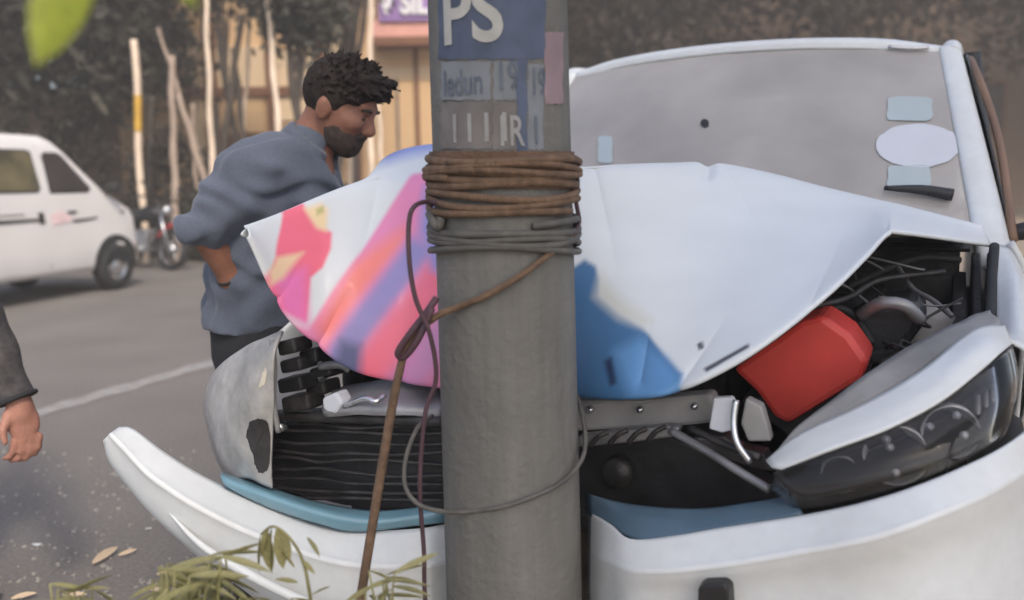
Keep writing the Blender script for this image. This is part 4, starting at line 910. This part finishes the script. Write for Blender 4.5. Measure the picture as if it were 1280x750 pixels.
# ================================================================== van
def van():
    G = PZ(150, 362, 0); az = R(16); hv = np.array([math.sin(az), math.cos(az), 0]); rn = np.array([math.cos(az), -math.sin(az), 0])
    root = empty('minivan', tuple(G-rn*.7-hv*1.2), 'white minivan with dark windows driving along the far lane', 'van')
    Vw = lambda x, y, z: G+hv*x+rn*y+np.array([0, 0, z])
    zr = np.array([.27, .34, .55, .85, .95, 1.08, 1.16, 1.40, 1.62, 1.72, 1.77, 1.785])
    xf = np.interp(zr, [.27, .34, .55, .85, .95, 1.08, 1.16, 1.4, 1.62, 1.72, 1.77, 1.785], [.30, .38, .42, .40, .33, .08, -.06, -.34, -.58, -.70, -.80, -.95])
    yi = lambda z: np.interp(z, [.27, .34, .5, 1.08, 1.4, 1.62, 1.72, 1.77, 1.785], [.04, .01, 0, .02, .055, .09, .125, .17, .25])
    XR, WD = -3.1, 1.48; V = []; nl = None
    for z, x1 in zip(zr, xf):
        y0 = -yi(z); y1 = -WD+yi(z); xr = XR+.02*(z > 1.5); c = .10; L = []
        for t in np.linspace(0, 1, 14): L.append((xr+.06+(x1-c-xr-.06)*t, y0))
        for a in (30, 60): L.append((x1-c+c*math.sin(R(a)), y0-c+c*math.cos(R(a))))
        for t in np.linspace(0, 1, 5): L.append((x1+.03*math.sin(math.pi*t), y0-c+(y1+c-y0+c)*t))
        for a in (60, 30): L.append((x1-c+c*math.sin(R(a)), y1+c-c*math.cos(R(a))))
        for t in np.linspace(1, 0, 14): L.append((xr+.06+(x1-c-xr-.06)*t, y1))
        for t in np.linspace(0, 1, 4): L.append((xr, y1+.06+(y0-y1-.12)*t))
        nl = len(L); V += [Vw(x, y, z) for x, y in L]
    F = gridfaces(len(zr), nl, close=True)+[tuple((len(zr)-1)*nl+k for k in range(nl)), tuple(range(nl))[::-1]]
    bd = fixn(add('body', V, F, M['vanwhite'], root)); bd.data.polygons.foreach_set('use_smooth', [len(p.vertices) == 4 for p in bd.data.polygons])
    dg = mat('van_dark_window', (.045, .042, .032), rough=.12, var=.5, scale=2.5, col2=(.20, .17, .09)); dg2 = mat('van_door_window', (.05, .042, .042), rough=.15, var=.3, scale=2)  # rear panes: yellowish reflection put into the base colour
    def side(name, poly, m, off=.006, sgn=1, par=root, t=.006):
        n = len(poly); y = lambda z: (-yi(z)+off if sgn > 0 else -WD+yi(z)-off)
        # subdivide vertically by fan with interior rows kept planar enough
        V = [Vw(x, y(z), z) for x, z in poly]; o = add(name, V, [tuple(range(n))], m, par, smooth=False); solid(o, t, 0); return o
    for s in (1, -1):
        for poly, m in (([(-2.14, 1.19), (-1.10, 1.19), (-1.06, 1.23), (-1.10, 1.58), (-1.16, 1.60), (-2.14, 1.60)], dg), ([(-2.98, 1.19), (-2.22, 1.19), (-2.22, 1.60), (-2.98, 1.60)], dg), ([(-.90, 1.18), (-.38, 1.18), (-.33, 1.22), (-.66, 1.55), (-.72, 1.58), (-.88, 1.58), (-.93, 1.55)], dg2)):
            c = np.mean(poly, 0); fr = side('window', [tuple(c+(np.array(p)-c)*(1.06, 1.1)) for p in poly], M['rubber'], .004, s); side('pane', poly, m, .009, s, fr)
        for x in (-1.0, -.98): pass
        side('door_gap', [(-1.005, .36), (-.995, .36), (-.995, 1.66), (-1.005, 1.66)], M['rubber'], .003, s, t=.002)
        side('slide_rail', [(-3.05, .915), (-1.12, .90), (-1.08, .875), (-3.05, .845)], M['rubber'], .008, s, t=.01)
        side('rail_trim', [(-3.05, .965), (-1.3, .955), (-1.3, .945), (-3.05, .95)], M['greypanel'], .008, s, t=.006)
        side('handle_recess', [(-1.12, .96), (-1.05, .96), (-1.04, .84), (-1.11, .84)], M['rubber'], .008, s)
        side('handle_recess', [(-.72, .955), (-.60, .965), (-.56, .94), (-.68, .925)], M['rubber'], .008, s)
        side('decal', [(-.95, .93), (-.80, .97), (-.70, .92), (-.62, .86), (-.80, .83), (-.93, .82)], mat('pink_white_decal', S(222, 196, 196), rough=.5), .006, s)
        side('decal', [(-.66, .86), (-.25, .88), (-.30, .855), (-.62, .83)], M['rubber'], .007, s)
        side('indicator', [(.12, .93), (.19, .93), (.19, .905), (.12, .905)], M['greypanel'], .008, s)
        y0 = 0 if s > 0 else -WD
        arch = [(.36*math.cos(t), .30+.36*math.sin(t)) for t in np.linspace(R(-5), R(185), 17)]
        for xw in (0, -2.35):
            side('wheel_arch', [(xw+x, z) for x, z in arch], M['rubber'], .002, s, t=.004)
            ctr = Vw(xw, y0-.075*s, .285)
            ty = add('wheel', *lathe([(.16, -.08), (.20, -.085), (.255, -.08), (.28, -.05), (.285, 0), (.28, .05), (.255, .082), (.20, .09), (.17, .085)], ctr, rn*s, 28), M['rubber'], root)
            rim = add('rim', *lathe([(.17, .03), (.168, .075), (.15, .06), (.11, .05), (.06, .075), (0, .08)], ctr, rn*s, 24), M['silver'], ty)
            for k in range(5):
                a = 2*math.pi*k/5; e = hv*math.cos(a)+np.array([0, 0, math.sin(a)]); add('rim_hole', *lathe([(0, .0), (.022, 0), (.022, .01)], ctr+e*.115+rn*s*.052, rn*s, 8), M['rubber'], ty)
        tube('mirror', [Vw(-.12, y0-.02*s, 1.16), Vw(-.08, y0+.08*s, 1.2), Vw(-.08, y0+.14*s, 1.22)], [.02, .06, .055], M['rubber'], root, 8)
        add('headlamp', *lathe([(0, .03), (.07, .025), (.09, 0), (.09, -.03)], Vw(.40, -.25 if s > 0 else -WD+.25, .78), hv, 16), M['silver'], root)
    V = [Vw(-.07, -.22, 1.19), Vw(-.07, -WD+.22, 1.19), Vw(-.52, -WD+.22, 1.6), Vw(-.52, -.22, 1.6)]; V = [v+hv*.012+np.array([0, 0, .014]) for v in V]
    solid(add('windscreen', V, [(0, 1, 2, 3)], dg2, root, smooth=False), .01, 0)
    patch('bumper', [[Vw(.33, y, z)+hv*.09*math.sin(math.pi*(-y+.02)/(WD+.04))**.3 for y in np.linspace(.01, -WD-.01, 7)] for z in (.30, .42, .54)], M['greypanel'], root, 4, 3, .03)
    bg_ = [Vw(XR-.008, -.2, 1.15), Vw(XR-.008, -WD+.2, 1.15), Vw(XR-.0, -WD+.22, 1.6), Vw(XR-.0, -.22, 1.6)]; solid(add('rear_window', bg_, [(0, 1, 2, 3)], dg, root, smooth=False), .01, 0)
van()

# ================================================================== motorcycle
def motorcycle():
    G = PZ(214, 338, 0); az = R(118); hv = np.array([math.sin(az), math.cos(az), 0]); sd = np.array([math.cos(az), -math.sin(az), 0]); up = np.array([0, 0, 1.])*math.cos(R(11))+sd*math.sin(R(11))*-1
    root = empty('motorcycle', tuple(G), 'dark parked motorcycle with red mudguard leaning beyond the minivan', 'motorcycle')
    Q = lambda x, y, z: G+hv*x+np.cross(up, hv)*y*-1+up*z
    redm = mat('red_enamel', S(150, 52, 48), rough=.35, coat=.3)
    for x in (0, -1.28):
        w = add('wheel', *lathe([(.24, -.04), (.29, -.045), (.305, 0), (.29, .045), (.24, .04)], Q(x, 0, .305), np.cross(up, hv), 28), M['rubber'], root)
        add('rim', *lathe([(.238, -.02), (.225, 0), (.238, .02)], Q(x, 0, .305), np.cross(up, hv), 28), M['silver'], w)
        add('hub', *lathe([(.0, -.05), (.06, -.05), (.06, .05), (0, .05)], Q(x, 0, .305), np.cross(up, hv), 16), M['silver'], w)
        for k in range(6):
            a = k*math.pi/3; tube('spoke', [Q(x, 0, .305), Q(x+.23*math.cos(a), 0, .305+.23*math.sin(a))], .010, M['silver'], w, 6, 1)
        tube('mudguard', [Q(x+.34*math.cos(t), 0, .305+.34*math.sin(t)) for t in np.linspace(R(20), R(150), 7)], .05, redm if x == 0 else M['black'], root, 8)
    for s in (-.09, .09): tube('fork', [Q(0, s, .305), Q(-.28, s, .95)], .022, M['silver'], root, 8, 1)
    tube('handlebar', [Q(-.36, -.36, 1.02), Q(-.30, -.15, 1.04), Q(-.28, 0, 1.0), Q(-.30, .15, 1.04), Q(-.36, .36, 1.02)], .014, M['black'], root, 8)
    add('headlamp', *lathe([(0, .04), (.07, .03), (.09, 0), (.06, -.09), (0, -.1)], Q(-.16, 0, .86), hv, 16), M['silver'], root)
    body('fuel_tank', [ell(Q(-.52, 0, .82), (.24, .13, .12), np.stack([hv, np.cross(up, hv), up], 1)), cone(Q(-.4, 0, .82), .12, Q(-.7, 0, .78), .08)], .02, M['black'], root)
    body('seat', [cone(Q(-.75, 0, .78), .10, Q(-1.35, 0, .82), .11)], .02, M['rubber'], root)
    box('engine', Q(-.6, 0, .42), (.34, .26, .34), M['grey'], root, .03, np.stack([hv, sd, up], 1))
    tube('frame', [Q(-.3, 0, .85), Q(-.42, 0, .35), Q(-.8, 0, .28), Q(-1.28, .1, .305)], .025, M['black'], root, 8)
    tube('exhaust', [Q(-.5, .12, .3), Q(-.9, .16, .25), Q(-1.5, .18, .34)], [.02, .03, .05], M['silver'], root, 8)
    for s in (-1, 1): tube('mirror', [Q(-.32, s*.22, 1.04), Q(-.34, s*.3, 1.2), Q(-.34, s*.33, 1.24)], [.007, .007, .05], M['black'], root, 8)
    tube('side_stand', [Q(-.7, -.12, .3), G+hv*-.66-sd*-.22], .014, M['black'], root, 6, 1)
motorcycle()

# ================================================================== far side: shop building, walls
sb = empty('shop_building', tuple(PZ(470, 300, 0)*0+np.array([-3.5, 17.3, 0])), 'tan plastered shop building with a purple name board', 'building')
YB = 17.0
def fac(px0, py0, px1, py1, y, dep, m, name, parent=sb, bev=0):
    a, b = PY(px0, py0, y), PY(px1, py1, y); x0, x1 = sorted((a[0], b[0])); z0, z1 = sorted((a[2], b[2]))
    return box(name, ((x0+x1)/2, y+dep/2, (z0+z1)/2), (x1-x0, dep, z1-z0), m, parent, bev)
box('wall', (-3.35, YB+2.0, 3.3), (8.1, 4.0, 6.6), M['tan'], sb)
fac(466, 46, 685, 53, YB-.55, .55, M['ledge'], 'ledge'); fac(464, 24, 685, 46, YB-.40, .40, M['signpink'], 'fascia')
signb = fac(472, -30, 680, 23, YB-.46, .12, M['signpurple'], 'name_board')
def text3(txt, loc, size, m, parent, bold=.02):
    cu = bpy.data.curves.new('txt', 'FONT'); cu.body = txt; cu.size = size; cu.offset = bold; cu.extrude = .02
    ob = bpy.data.objects.new('txt', cu); scene.collection.objects.link(ob)
    me = bpy.data.meshes.new_from_object(ob.evaluated_get(bpy.context.evaluated_depsgraph_get())); bpy.data.objects.remove(ob)
    me.transform(Matrix.Translation(Vector(loc)) @ Matrix.Rotation(math.pi/2, 4, 'X')); me.materials.append(m)
    o = bpy.data.objects.new('lettering', me); return link(o, parent, True)
p = PY(474, 17, YB-.49); text3('V SIL', p, .50, M['signwhite'], signb).data.transform(Matrix.Translation((p[0], 0, 0)) @ Matrix.Diagonal((.86, 1, 1.1, 1)) @ Matrix.Translation((-p[0], 0, -p[2]*.09)))
fac(470, 84, 545, 98, YB-.03, .05, M['tanl'], 'string_course'); fac(497, 98, 501, 300, YB-.05, .06, M['greypanel'], 'drainpipe'); fac(522, 60, 524, 300, YB-.05, .06, M['ledge'], 'drainpipe')
for x0, y0, x1, y1, m in ((232, 40, 262, 250, 'tanl'), (268, 58, 334, 110, 'tanl'), (270, 118, 332, 165, 'tan'), (345, 60, 400, 150, 'tanl'), (405, 20, 440, 120, 'tanl'), (268, 168, 335, 250, 'ledge'), (345, 158, 400, 260, 'greypanel')):
    fac(x0, y0, x1, y1, YB-.05, .06, M[m], 'cladding_panel')
for x in (265, 340, 402, 444): fac(x-2, -20, x+3, 300, YB-.10, .12, M['ledge'], 'pilaster')
fac(232, 110, 462, 117, YB-.12, .12, M['ledge'], 'cladding_rail')
bw = empty('boundary_wall', (-9.5, 17.5, 0), 'low earthy brown boundary wall behind the dark trees', 'wall')
box('wall', (-13.4, 17.6, 1.5), (12, .25, 3.0), M['brownwall'], bw); box('coping', (-13.4, 17.6, 3.05), (12.05, .36, .1), M['ledge'], bw)
bb = empty('long_building', (12, 27, 0), 'long plain brown building far behind the wreck', 'building')
box('wall', (12.5, 28, 7), (31, 6, 14), M['brownwall'], bb); box('parapet', (12.5, 24.95, 13.6), (31.2, .3, .8), M['ledge'], bb)
for i in range(7):
    for z in (2.2, 5.6, 9.0):
        w = box('window', (0.5+i*4.2, 24.99, z+.7), (1.5, .06, 1.5), M['ledge'], bb); box('pane', (0.5+i*4.2, 24.95, z+.7), (1.3, .03, 1.3), dgw if False else M['interior'], w)

# ================================================================== bamboo poles
def bpole(x0, y0, x1, y1, wpx, Yd, m, label, group='bamboo poles along the far roadside', grow=0):
    a, b = PY(x0, y0, Yd), PY(x1, y1, Yd); d = (b-a)/np.linalg.norm(b-a); b = a+d*(a[2]/-d[2]); a = a-d*grow
    n = 26; pts = [a+(b-a)*i/n+.012*np.array([math.sin(i*.9+x0), 0, 0]) for i in range(n+1)]; r0 = wpx/2*Yd/FPX
    rad = [r0*(1.12 if i % 4 == 0 else .95)*(.85+.25*i/n) for i in range(n+1)]
    o = tube('bamboo_pole', pts, rad, m, None, 10, 1); setp(o, label, 'pole', group); return o
LB, LG, LD = 'pale sunlit bamboo pole standing upright before the shop building', 'dull grey bamboo pole propped at a slant', 'dark crooked pole among the bamboo poles'
y1 = empty('bamboo_pole', tuple(PY(178, 327, 13.6)*[1, 1, 0]), 'pale bamboo pole with a yellow painted band', 'pole')
a, b = PY(167, 50, 13.6), PY(176, 215, 13.6); d = (b-a)/np.linalg.norm(b-a); e = a+d*(a[2]/-d[2])
tube('stem', [a+(e-a)*t+np.array([.02*math.sin(9*t), 0, 0]) for t in np.linspace(0, 1, 14)], .052, M['bamboo'], y1, 10); tube('painted_band', [a+(e-a)*t+np.array([.02*math.sin(9*t), 0, 0]) for t in np.linspace(.24, .40, 6)], .057, M['yellow'], y1, 10)
for A in ((258, 15, 265, 205, 7, 13.2, 'tall pale bamboo pole standing behind the elbow of the bearded man'), (337, 22, 348, 165, 8, 13.0, 'pale bamboo pole rising behind the back of the bearded man'), (370, 50, 386, 130, 6, 13.4, 'thin pale bamboo pole leaning below the drooping leaf tuft'), (463, -10, 464, 215, 7, 13.2, 'straight pale bamboo pole beside the end of the purple name board'), (405, -20, 410, 80, 6, 14.0, 'thin pale bamboo pole above the hair of the bearded man'), (474, 148, 477, 210, 6, 14.2, 'short pale bamboo pole in front of the face of the bearded man'), (314, 0, 306, 140, 5, 14.4, 'thin pale bamboo pole leaning beside the crossed dark poles'), (428, 60, 437, 200, 6, 14.6, 'pale bamboo pole mostly hidden by the head of the bearded man')): bpole(*A[:6], M['bamboo'], A[6], grow=.4)
for A in ((198, 35, 222, 110, 5, 14.2, 'thin grey pole tilted over the top of the upright grey pole'), (214, 70, 219, 240, 9, 13.6, 'thick grey upright pole beyond the motorcycle'), (223, 118, 252, 215, 7, 13.4, 'grey pole slanting down from the upright grey pole'), (240, 130, 246, 240, 6, 14.4, 'short grey pole behind the slanting grey pole'), (392, 40, 396, 200, 6, 14.3, 'grey pole just behind the nape of the bearded man')): bpole(*A[:6], M['bamboogrey'], A[6])
for A in ((302, 18, 279, 190, 9, 13.8, 'dark crooked pole leaning the opposite way to its crossed neighbour'), (292, 60, 306, 190, 8, 13.9, 'dark crooked pole crossing another dark pole above the slate blue shirt'), (447, -10, 430, 80, 8, 13.7, 'dark slanting pole above the forehead of the bearded man'), (462, -20, 444, 90, 8, 13.8, 'dark slanting pole crossing the straight pale pole by the name board'), (190, 120, 186, 250, 7, 14.5, 'short dark pole between the yellow banded pole and the grey upright'), (270, 130, 272, 250, 8, 14.6, 'short dark pole behind the tall pale pole at the elbow')): bpole(*A[:6], M['bark'], A[6])

# ================================================================== trees and bushes
def leaves(cs, n, size, spread, seed=0):
    rg = np.random.default_rng(seed); cs = np.array(cs); c = cs[rg.integers(0, len(cs), n)]+rg.normal(0, 1, (n, 3))*spread
    t = rg.normal(0, 1, (n, 3)); t /= np.linalg.norm(t, axis=1)[:, None]; q = rg.normal(0, 1, (n, 3)); b = np.cross(t, q); b /= np.linalg.norm(b, axis=1)[:, None]
    s = size*rg.uniform(.6, 1.4, (n, 1)); t = t*s; b = b*s*.42; m = np.cross(t, b)/s*.25
    V = np.stack([c-t, c+b+m, c+t, c-b+m], 1).reshape(-1, 3); F = np.arange(4*n).reshape(-1, 4); return V, F
def crownpts(c, r, n, seed):
    rg = np.random.default_rng(seed); v = rg.normal(0, 1, (n, 3)); v /= np.linalg.norm(v, axis=1)[:, None]; return np.array(c)+v*np.array(r)*rg.uniform(.35, 1, (n, 1))
def tree(name, label, base, crown_c, crown_r, m, n=9000, size=.11, seed=1, tr=.14, clumps=60, sp=.35, group=None):
    base = np.array(base, float); crown_c = np.array(crown_c, float)
    root = empty(name, tuple(base), label, 'tree', group); cp = crownpts(crown_c, crown_r, clumps, seed)
    parts = [tubeV([base, base+(crown_c-base)*.35+(.08, .05, 0), base+(crown_c-base)*.7+(-.06, 0, 0), crown_c], [tr*1.25, tr, tr*.8, tr*.45], 10, 5)]
    for k in range(7):
        s = base+(crown_c-base)*(.5+.06*k); e = cp[k*5 % len(cp)]; parts.append(tubeV([s, (s+e)/2+(0, 0, .2), e], [tr*.5, tr*.35, tr*.12], 7, 4))
    add('trunk', *merge(parts), M['bark'], root); V, F = leaves(cp, n, size, sp, seed); add('crown', V, F, m, root, smooth=False); return root
tree('roadside_tree', 'dark dense tree overhanging the minivan', (-9.5, 14.6, 0), (-8.8, 14.2, 4.6), (2.4, 1.6, 2.3), M['leafdark'], 16000, .13, 11, .2, 90, .42)
tree('roadside_tree', 'dusty dark tree with low crown beside the yellow banded pole', (-7.1, 15.6, 0), (-7.1, 15.4, 4.6), (1.6, 1.2, 2.0), M['leafdark'], 12000, .12, 12, .14, 70, .40)
tree('roadside_tree', 'slim tree with drooping tuft of leaves among the bamboo poles', tuple(PY(386, 300, 13.2)*[1, 1, 0]), PY(362, 2, 13.2), (.65, .5, .55), M['leafdark'], 3800, .085, 13, .07, 22, .16)
tree('roadside_tree', 'slender leafy tree rising before the shop wall', tuple(PY(300, 310, 14.0)*[1, 1, 0]), PY(270, -55, 14.0), (1.1, .6, .7), M['leafdark'], 3000, .09, 14, .05, 30, .22)
tree('roadside_tree', 'small tree with leaves brushing the purple name board', tuple(PY(440, 310, 14.2)*[1, 1, 0]), PY(432, -50, 14.2), (.8, .5, .6), M['leafdark'], 2600, .09, 15, .05, 24, .18)
for i, (x, y, h, r_, lb) in enumerate(((2.6, 21, 6.4, 3.0, 'broad dusty brown tree seen over the windscreen'), (7.6, 20.4, 6.8, 3.2, 'tall dusty brown tree behind the car roof'), (12.8, 19.5, 6.6, 3.3, 'spreading dusty tree past the roof corner of the wreck'), (17.5, 22, 7.2, 3.4, 'hazy brown tree beyond the door mirror'))):
    tree('street_tree', lb, (x, y, 0), (x, y, h), (r_, 2.0, 3.6), M['leafbrown'], 9000, .15, 30+i, .2, 100, .55)
tree('added_shade_tree', 'unseen green tree added on the verge to shade the wreck', (2.9, -2.6, .1), (2.6, -1.6, 5.2), (1.65, 1.6, 1.0), M['leafshade'], 9500, .10, 21, .16, 120, .34)  # out-of-view tree, added to cast shade on the wreck
def bush(label, c, r, n, size, m, seed):
    c = np.array(c, float); root = empty('bush', (c[0], c[1], 0), label, 'bush'); cp = crownpts(c, r, 24, seed)
    add('stem', *merge([tubeV([(c[0], c[1], 0), (c+q)/2-(0, 0, c[2]*.3), q], [.03, .02, .008], 6, 3) for q in cp[:8]]), M['bark'], root); V, F = leaves(cp, n, size, .14, seed); add('foliage', V, F, m, root, smooth=False)
bush('dusty brown bush at the foot of the banded pole', (-6.3, 14.6, .7), (.9, .5, .6), 2600, .07, M['leafbrown'], 41)
bush('dark bush behind the motorcycle', (-4.9, 14.3, .55), (.9, .5, .5), 2400, .07, M['leafdark'], 42)
bush('dusty bush beside the slanted grey poles', (-5.6, 14.9, 1.3), (.8, .4, .9), 2600, .07, M['leafbrown'], 43)
bush('low bush under the shop wall behind the man', (-3.6, 14.8, .5), (1.2, .4, .5), 2600, .07, M['leafdark'], 44)
bush('bare brown bush growing below the dark tree', (-7.7, 15.0, 1.5), (1.0, .5, 1.1), 3000, .07, M['leafbrown'], 45)

# ================================================================== verge plants near the camera
LV, LF = [], []
for i in range(7):
    t = i/6; w = .15*math.sin(math.pi*min(1, t*.93+.07))**.8*(1 if i < 6 else 0); LV += [(t, -w, .10*w-.18*t*t), (t, 0, -.05*math.sin(t*3)-.18*t*t), (t, w, .10*w-.18*t*t)]
LF = gridfaces(7, 3)
leaf_me = {}
def leaf(parent, p, dirv, L_, m, roll=0.0, name='leaf', wide=1.0):
    if m.name not in leaf_me:
        o = add(name, LV, LF, m, parent, True); leaf_me[m.name] = o.data
    else: o = link(bpy.data.objects.new(name, leaf_me[m.name]), parent, True)
    x = Vector(dirv).normalized(); y = Vector((0, 0, 1)).cross(x)
    if y.length < .05: y = Vector((0, 1, 0))
    y.normalize(); z = x.cross(y); mt = Matrix((x, y, z)).transposed().to_4x4() @ Matrix.Rotation(roll, 4, 'X') @ Matrix.Diagonal((L_, L_*wide, L_, 1))
    base = WM[parent.name].translation if parent is not None and parent.name in WM else Vector((0, 0, 0))
    o.matrix_basis = Matrix.Translation(Vector(p)-base) @ mt; return o
rg = random.Random(5)
def plant(label, stems, nl, Lr, m=None, droop=.6, seed=1):
    m = m or M['leafgreen']; rg.seed(seed); g0 = stems[0][0]
    root = empty('verge_plant', (float(g0[0]), float(g0[1]), .11), label, 'plant')
    for st in stems:
        tube('stem', st, [.0035, .0028, .0016], M['leafgreen'], root, 6, 5)
        P = crm(np.array(st), 8); n = len(P)
        for k in range(nl):
            i = int(n*(.5+.5*(k+.5)/nl)); i = min(i, n-1); a = k*2.4+rg.uniform(-.4, .4)
            leaf(root, P[i], (math.cos(a), math.sin(a), rg.uniform(-droop, .45)), rg.uniform(*Lr), m, rg.uniform(-.9, .9), wide=.52)
def gp(p, dz=0): return np.array([p[0]+rg.uniform(-.03, .03), p[1]+rg.uniform(-.02, .03), .11])
Yp = 1.30
tip = PY(330, 664, Yp)
pl = empty('verge_plant', tuple(gp(PY(388, 760, Yp))), 'slender drooping sprig with hanging leaves in front of the bumper', 'plant')
tube('stem', [np.array([pl.location[0], pl.location[1], .11]), PY(392, 800, Yp), PY(386, 735, Yp), PY(376, 695, Yp), PY(358, 668, Yp), PY(340, 658, Yp), PY(326, 668, Yp)], [.004, .003, .0028, .0025, .002, .002, .0015], M['leafgreen'], pl, 6)
for px, py, dx, dz, L_ in ((326, 667, -.25, -1, .062), (332, 662, .05, -1, .070), (340, 659, -.2, -1, .072), (347, 661, .12, -1, .066), (336, 660, -.45, -1, .05), (352, 690, .6, -.5, .032), (377, 700, .45, -.35, .030), (384, 672, .7, -.8, .036), (352, 664, .35, -1, .05), (372, 728, -.7, .3, .035), (388, 745, .6, .5, .04)):
    leaf(pl, PY(px, py, Yp), (dx, -.15, dz), L_, M['leafgreen'], rg.uniform(-.5, .5))
def clump(label, px, py, wpx, n, Lr, seed, ym=1.28):
    rg.seed(seed); st = []
    for i in range(n):
        top_ = PY(px+rg.uniform(-wpx, wpx), py+rg.uniform(-18, 26), ym+rg.uniform(-.06, .08)); g0 = np.array([PY(px, 760, ym)[0]+rg.uniform(-.05, .05), ym+rg.uniform(-.04, .04), .11]); st.append([g0, (g0+top_)/2+np.array([rg.uniform(-.03, .03), 0, .05]), top_])
    plant(label, st, 9, Lr, seed=seed+50, droop=.9)
clump('bushy green plant under the torn bumper end', 236, 712, 50, 24, (.055, .095), 1)
clump('low straggly plant at the edge of the road', 78, 742, 45, 14, (.05, .08), 2)
clump('leafy plant at the foot of the hanging brown rope', 472, 730, 28, 12, (.045, .075), 3)
clump('small plant between the bushy plant and the drooping sprig', 330, 762, 46, 9, (.04, .065), 4)
# overhanging sapling leaf
sp_ = empty('sapling', (-.95, .72, .11), 'sapling whose lime green leaf hangs close overhead', 'tree')
lb_ = PY(112, -78, .62)
tube('trunk', [(-.95, .72, .11), (-.93, .72, .9), (-.90, .70, 1.5), (-.84, .68, 1.9)], [.016, .014, .011, .008], M['bark'], sp_, 8)
tube('branch', [(-.90, .70, 1.5), (-.70, .66, 1.66), (-.5, .64, 1.66), tuple(lb_)], [.007, .005, .004, .002], M['bark'], sp_, 8)
leaf(sp_, lb_, PY(36, 82, .60)-lb_, float(np.linalg.norm(PY(36, 82, .60)-lb_)), M['leaflime'], R(75), wide=1.25)
leaf(sp_, lb_+np.array([.01, .02, .01]), (.3, .1, -.25), .07, M['leaflime'], R(60))
for k in range(9): leaf(sp_, (-.84+.05*math.sin(k*2.1), .68+.05*math.cos(k*1.7), 1.6+.04*k), (math.cos(k*2.4), math.sin(k*2.4), -.3), .09, M['leaflime'], .3)
# grit and broken plastic scattered under the bumper
gv = []
for k in range(420):
    p = PZ(rg.uniform(-40, 420), rg.uniform(560, 760), .003); sz = rg.uniform(.002, .007); gv.append(boxV((p[0], p[1], sz*.4), (sz*2, sz*1.4, sz), rotm((0, 0, 1), rg.uniform(0, 3))))
setp(add('road_grit', *merge(gv), M['kerb'], smooth=False), kind='stuff', label='scattered grit on the road')
for k in (1, 3, 5):
    p = PZ(rg.uniform(40, 230), rg.uniform(610, 730), .006); n = 5; an = sorted(rg.uniform(0, 6.28) for _ in range(n)); sz = rg.uniform(.012, .03)
    o = add('plastic_shard', [p+np.array([sz*math.cos(a), sz*.7*math.sin(a), .004*math.sin(a*2)]) for a in an], [tuple(range(n))], M['white'] if k % 2 else M['black'], smooth=False); solid(o, .003, 1)
    setp(o, 'white plastic shard lying on the road by the bumper' if k % 2 else 'black plastic shard lying on the road by the bumper', 'shard', 'plastic shards broken off the bumper')
# fallen leaves
for k, (px, py, a, L_) in enumerate(((116, 704, 70, .12), (148, 694, 30, .06), (78, 744, -10, .08), (188, 736, -30, .08), (196, 718, 20, .06), (14, 748, 15, .07))):
    p = PZ(px, py, .012); o = leaf(None, p, (math.cos(R(a)), math.sin(R(a)), .22), L_, M['leafdry'], rg.uniform(.4, .8), wide=.85, name='fallen_leaf'); setp(o, 'dry pale leaf lying on the road beside the torn bumper', 'leaf', 'dry leaves scattered on the road')

# ================================================================== hazy air
def haze():
    V, F = boxV((0, 30, 9.5), (150, 120, 21))
    o = add('haze', V, F, None, smooth=False); m = bpy.data.materials.new('hazy_air'); m.use_nodes = True; t = m.node_tree; t.nodes.clear()
    out = t.nodes.new('ShaderNodeOutputMaterial'); v = t.nodes.new('ShaderNodeVolumePrincipled')
    v.inputs['Color'].default_value = (.96, .90, .83, 1); v.inputs['Density'].default_value = .010; v.inputs['Anisotropy'].default_value = .2
    t.links.new(v.outputs[0], out.inputs['Volume']); o.data.materials.append(m); setp(o, kind='stuff', label='thin dusty haze hanging in the street air')
haze()
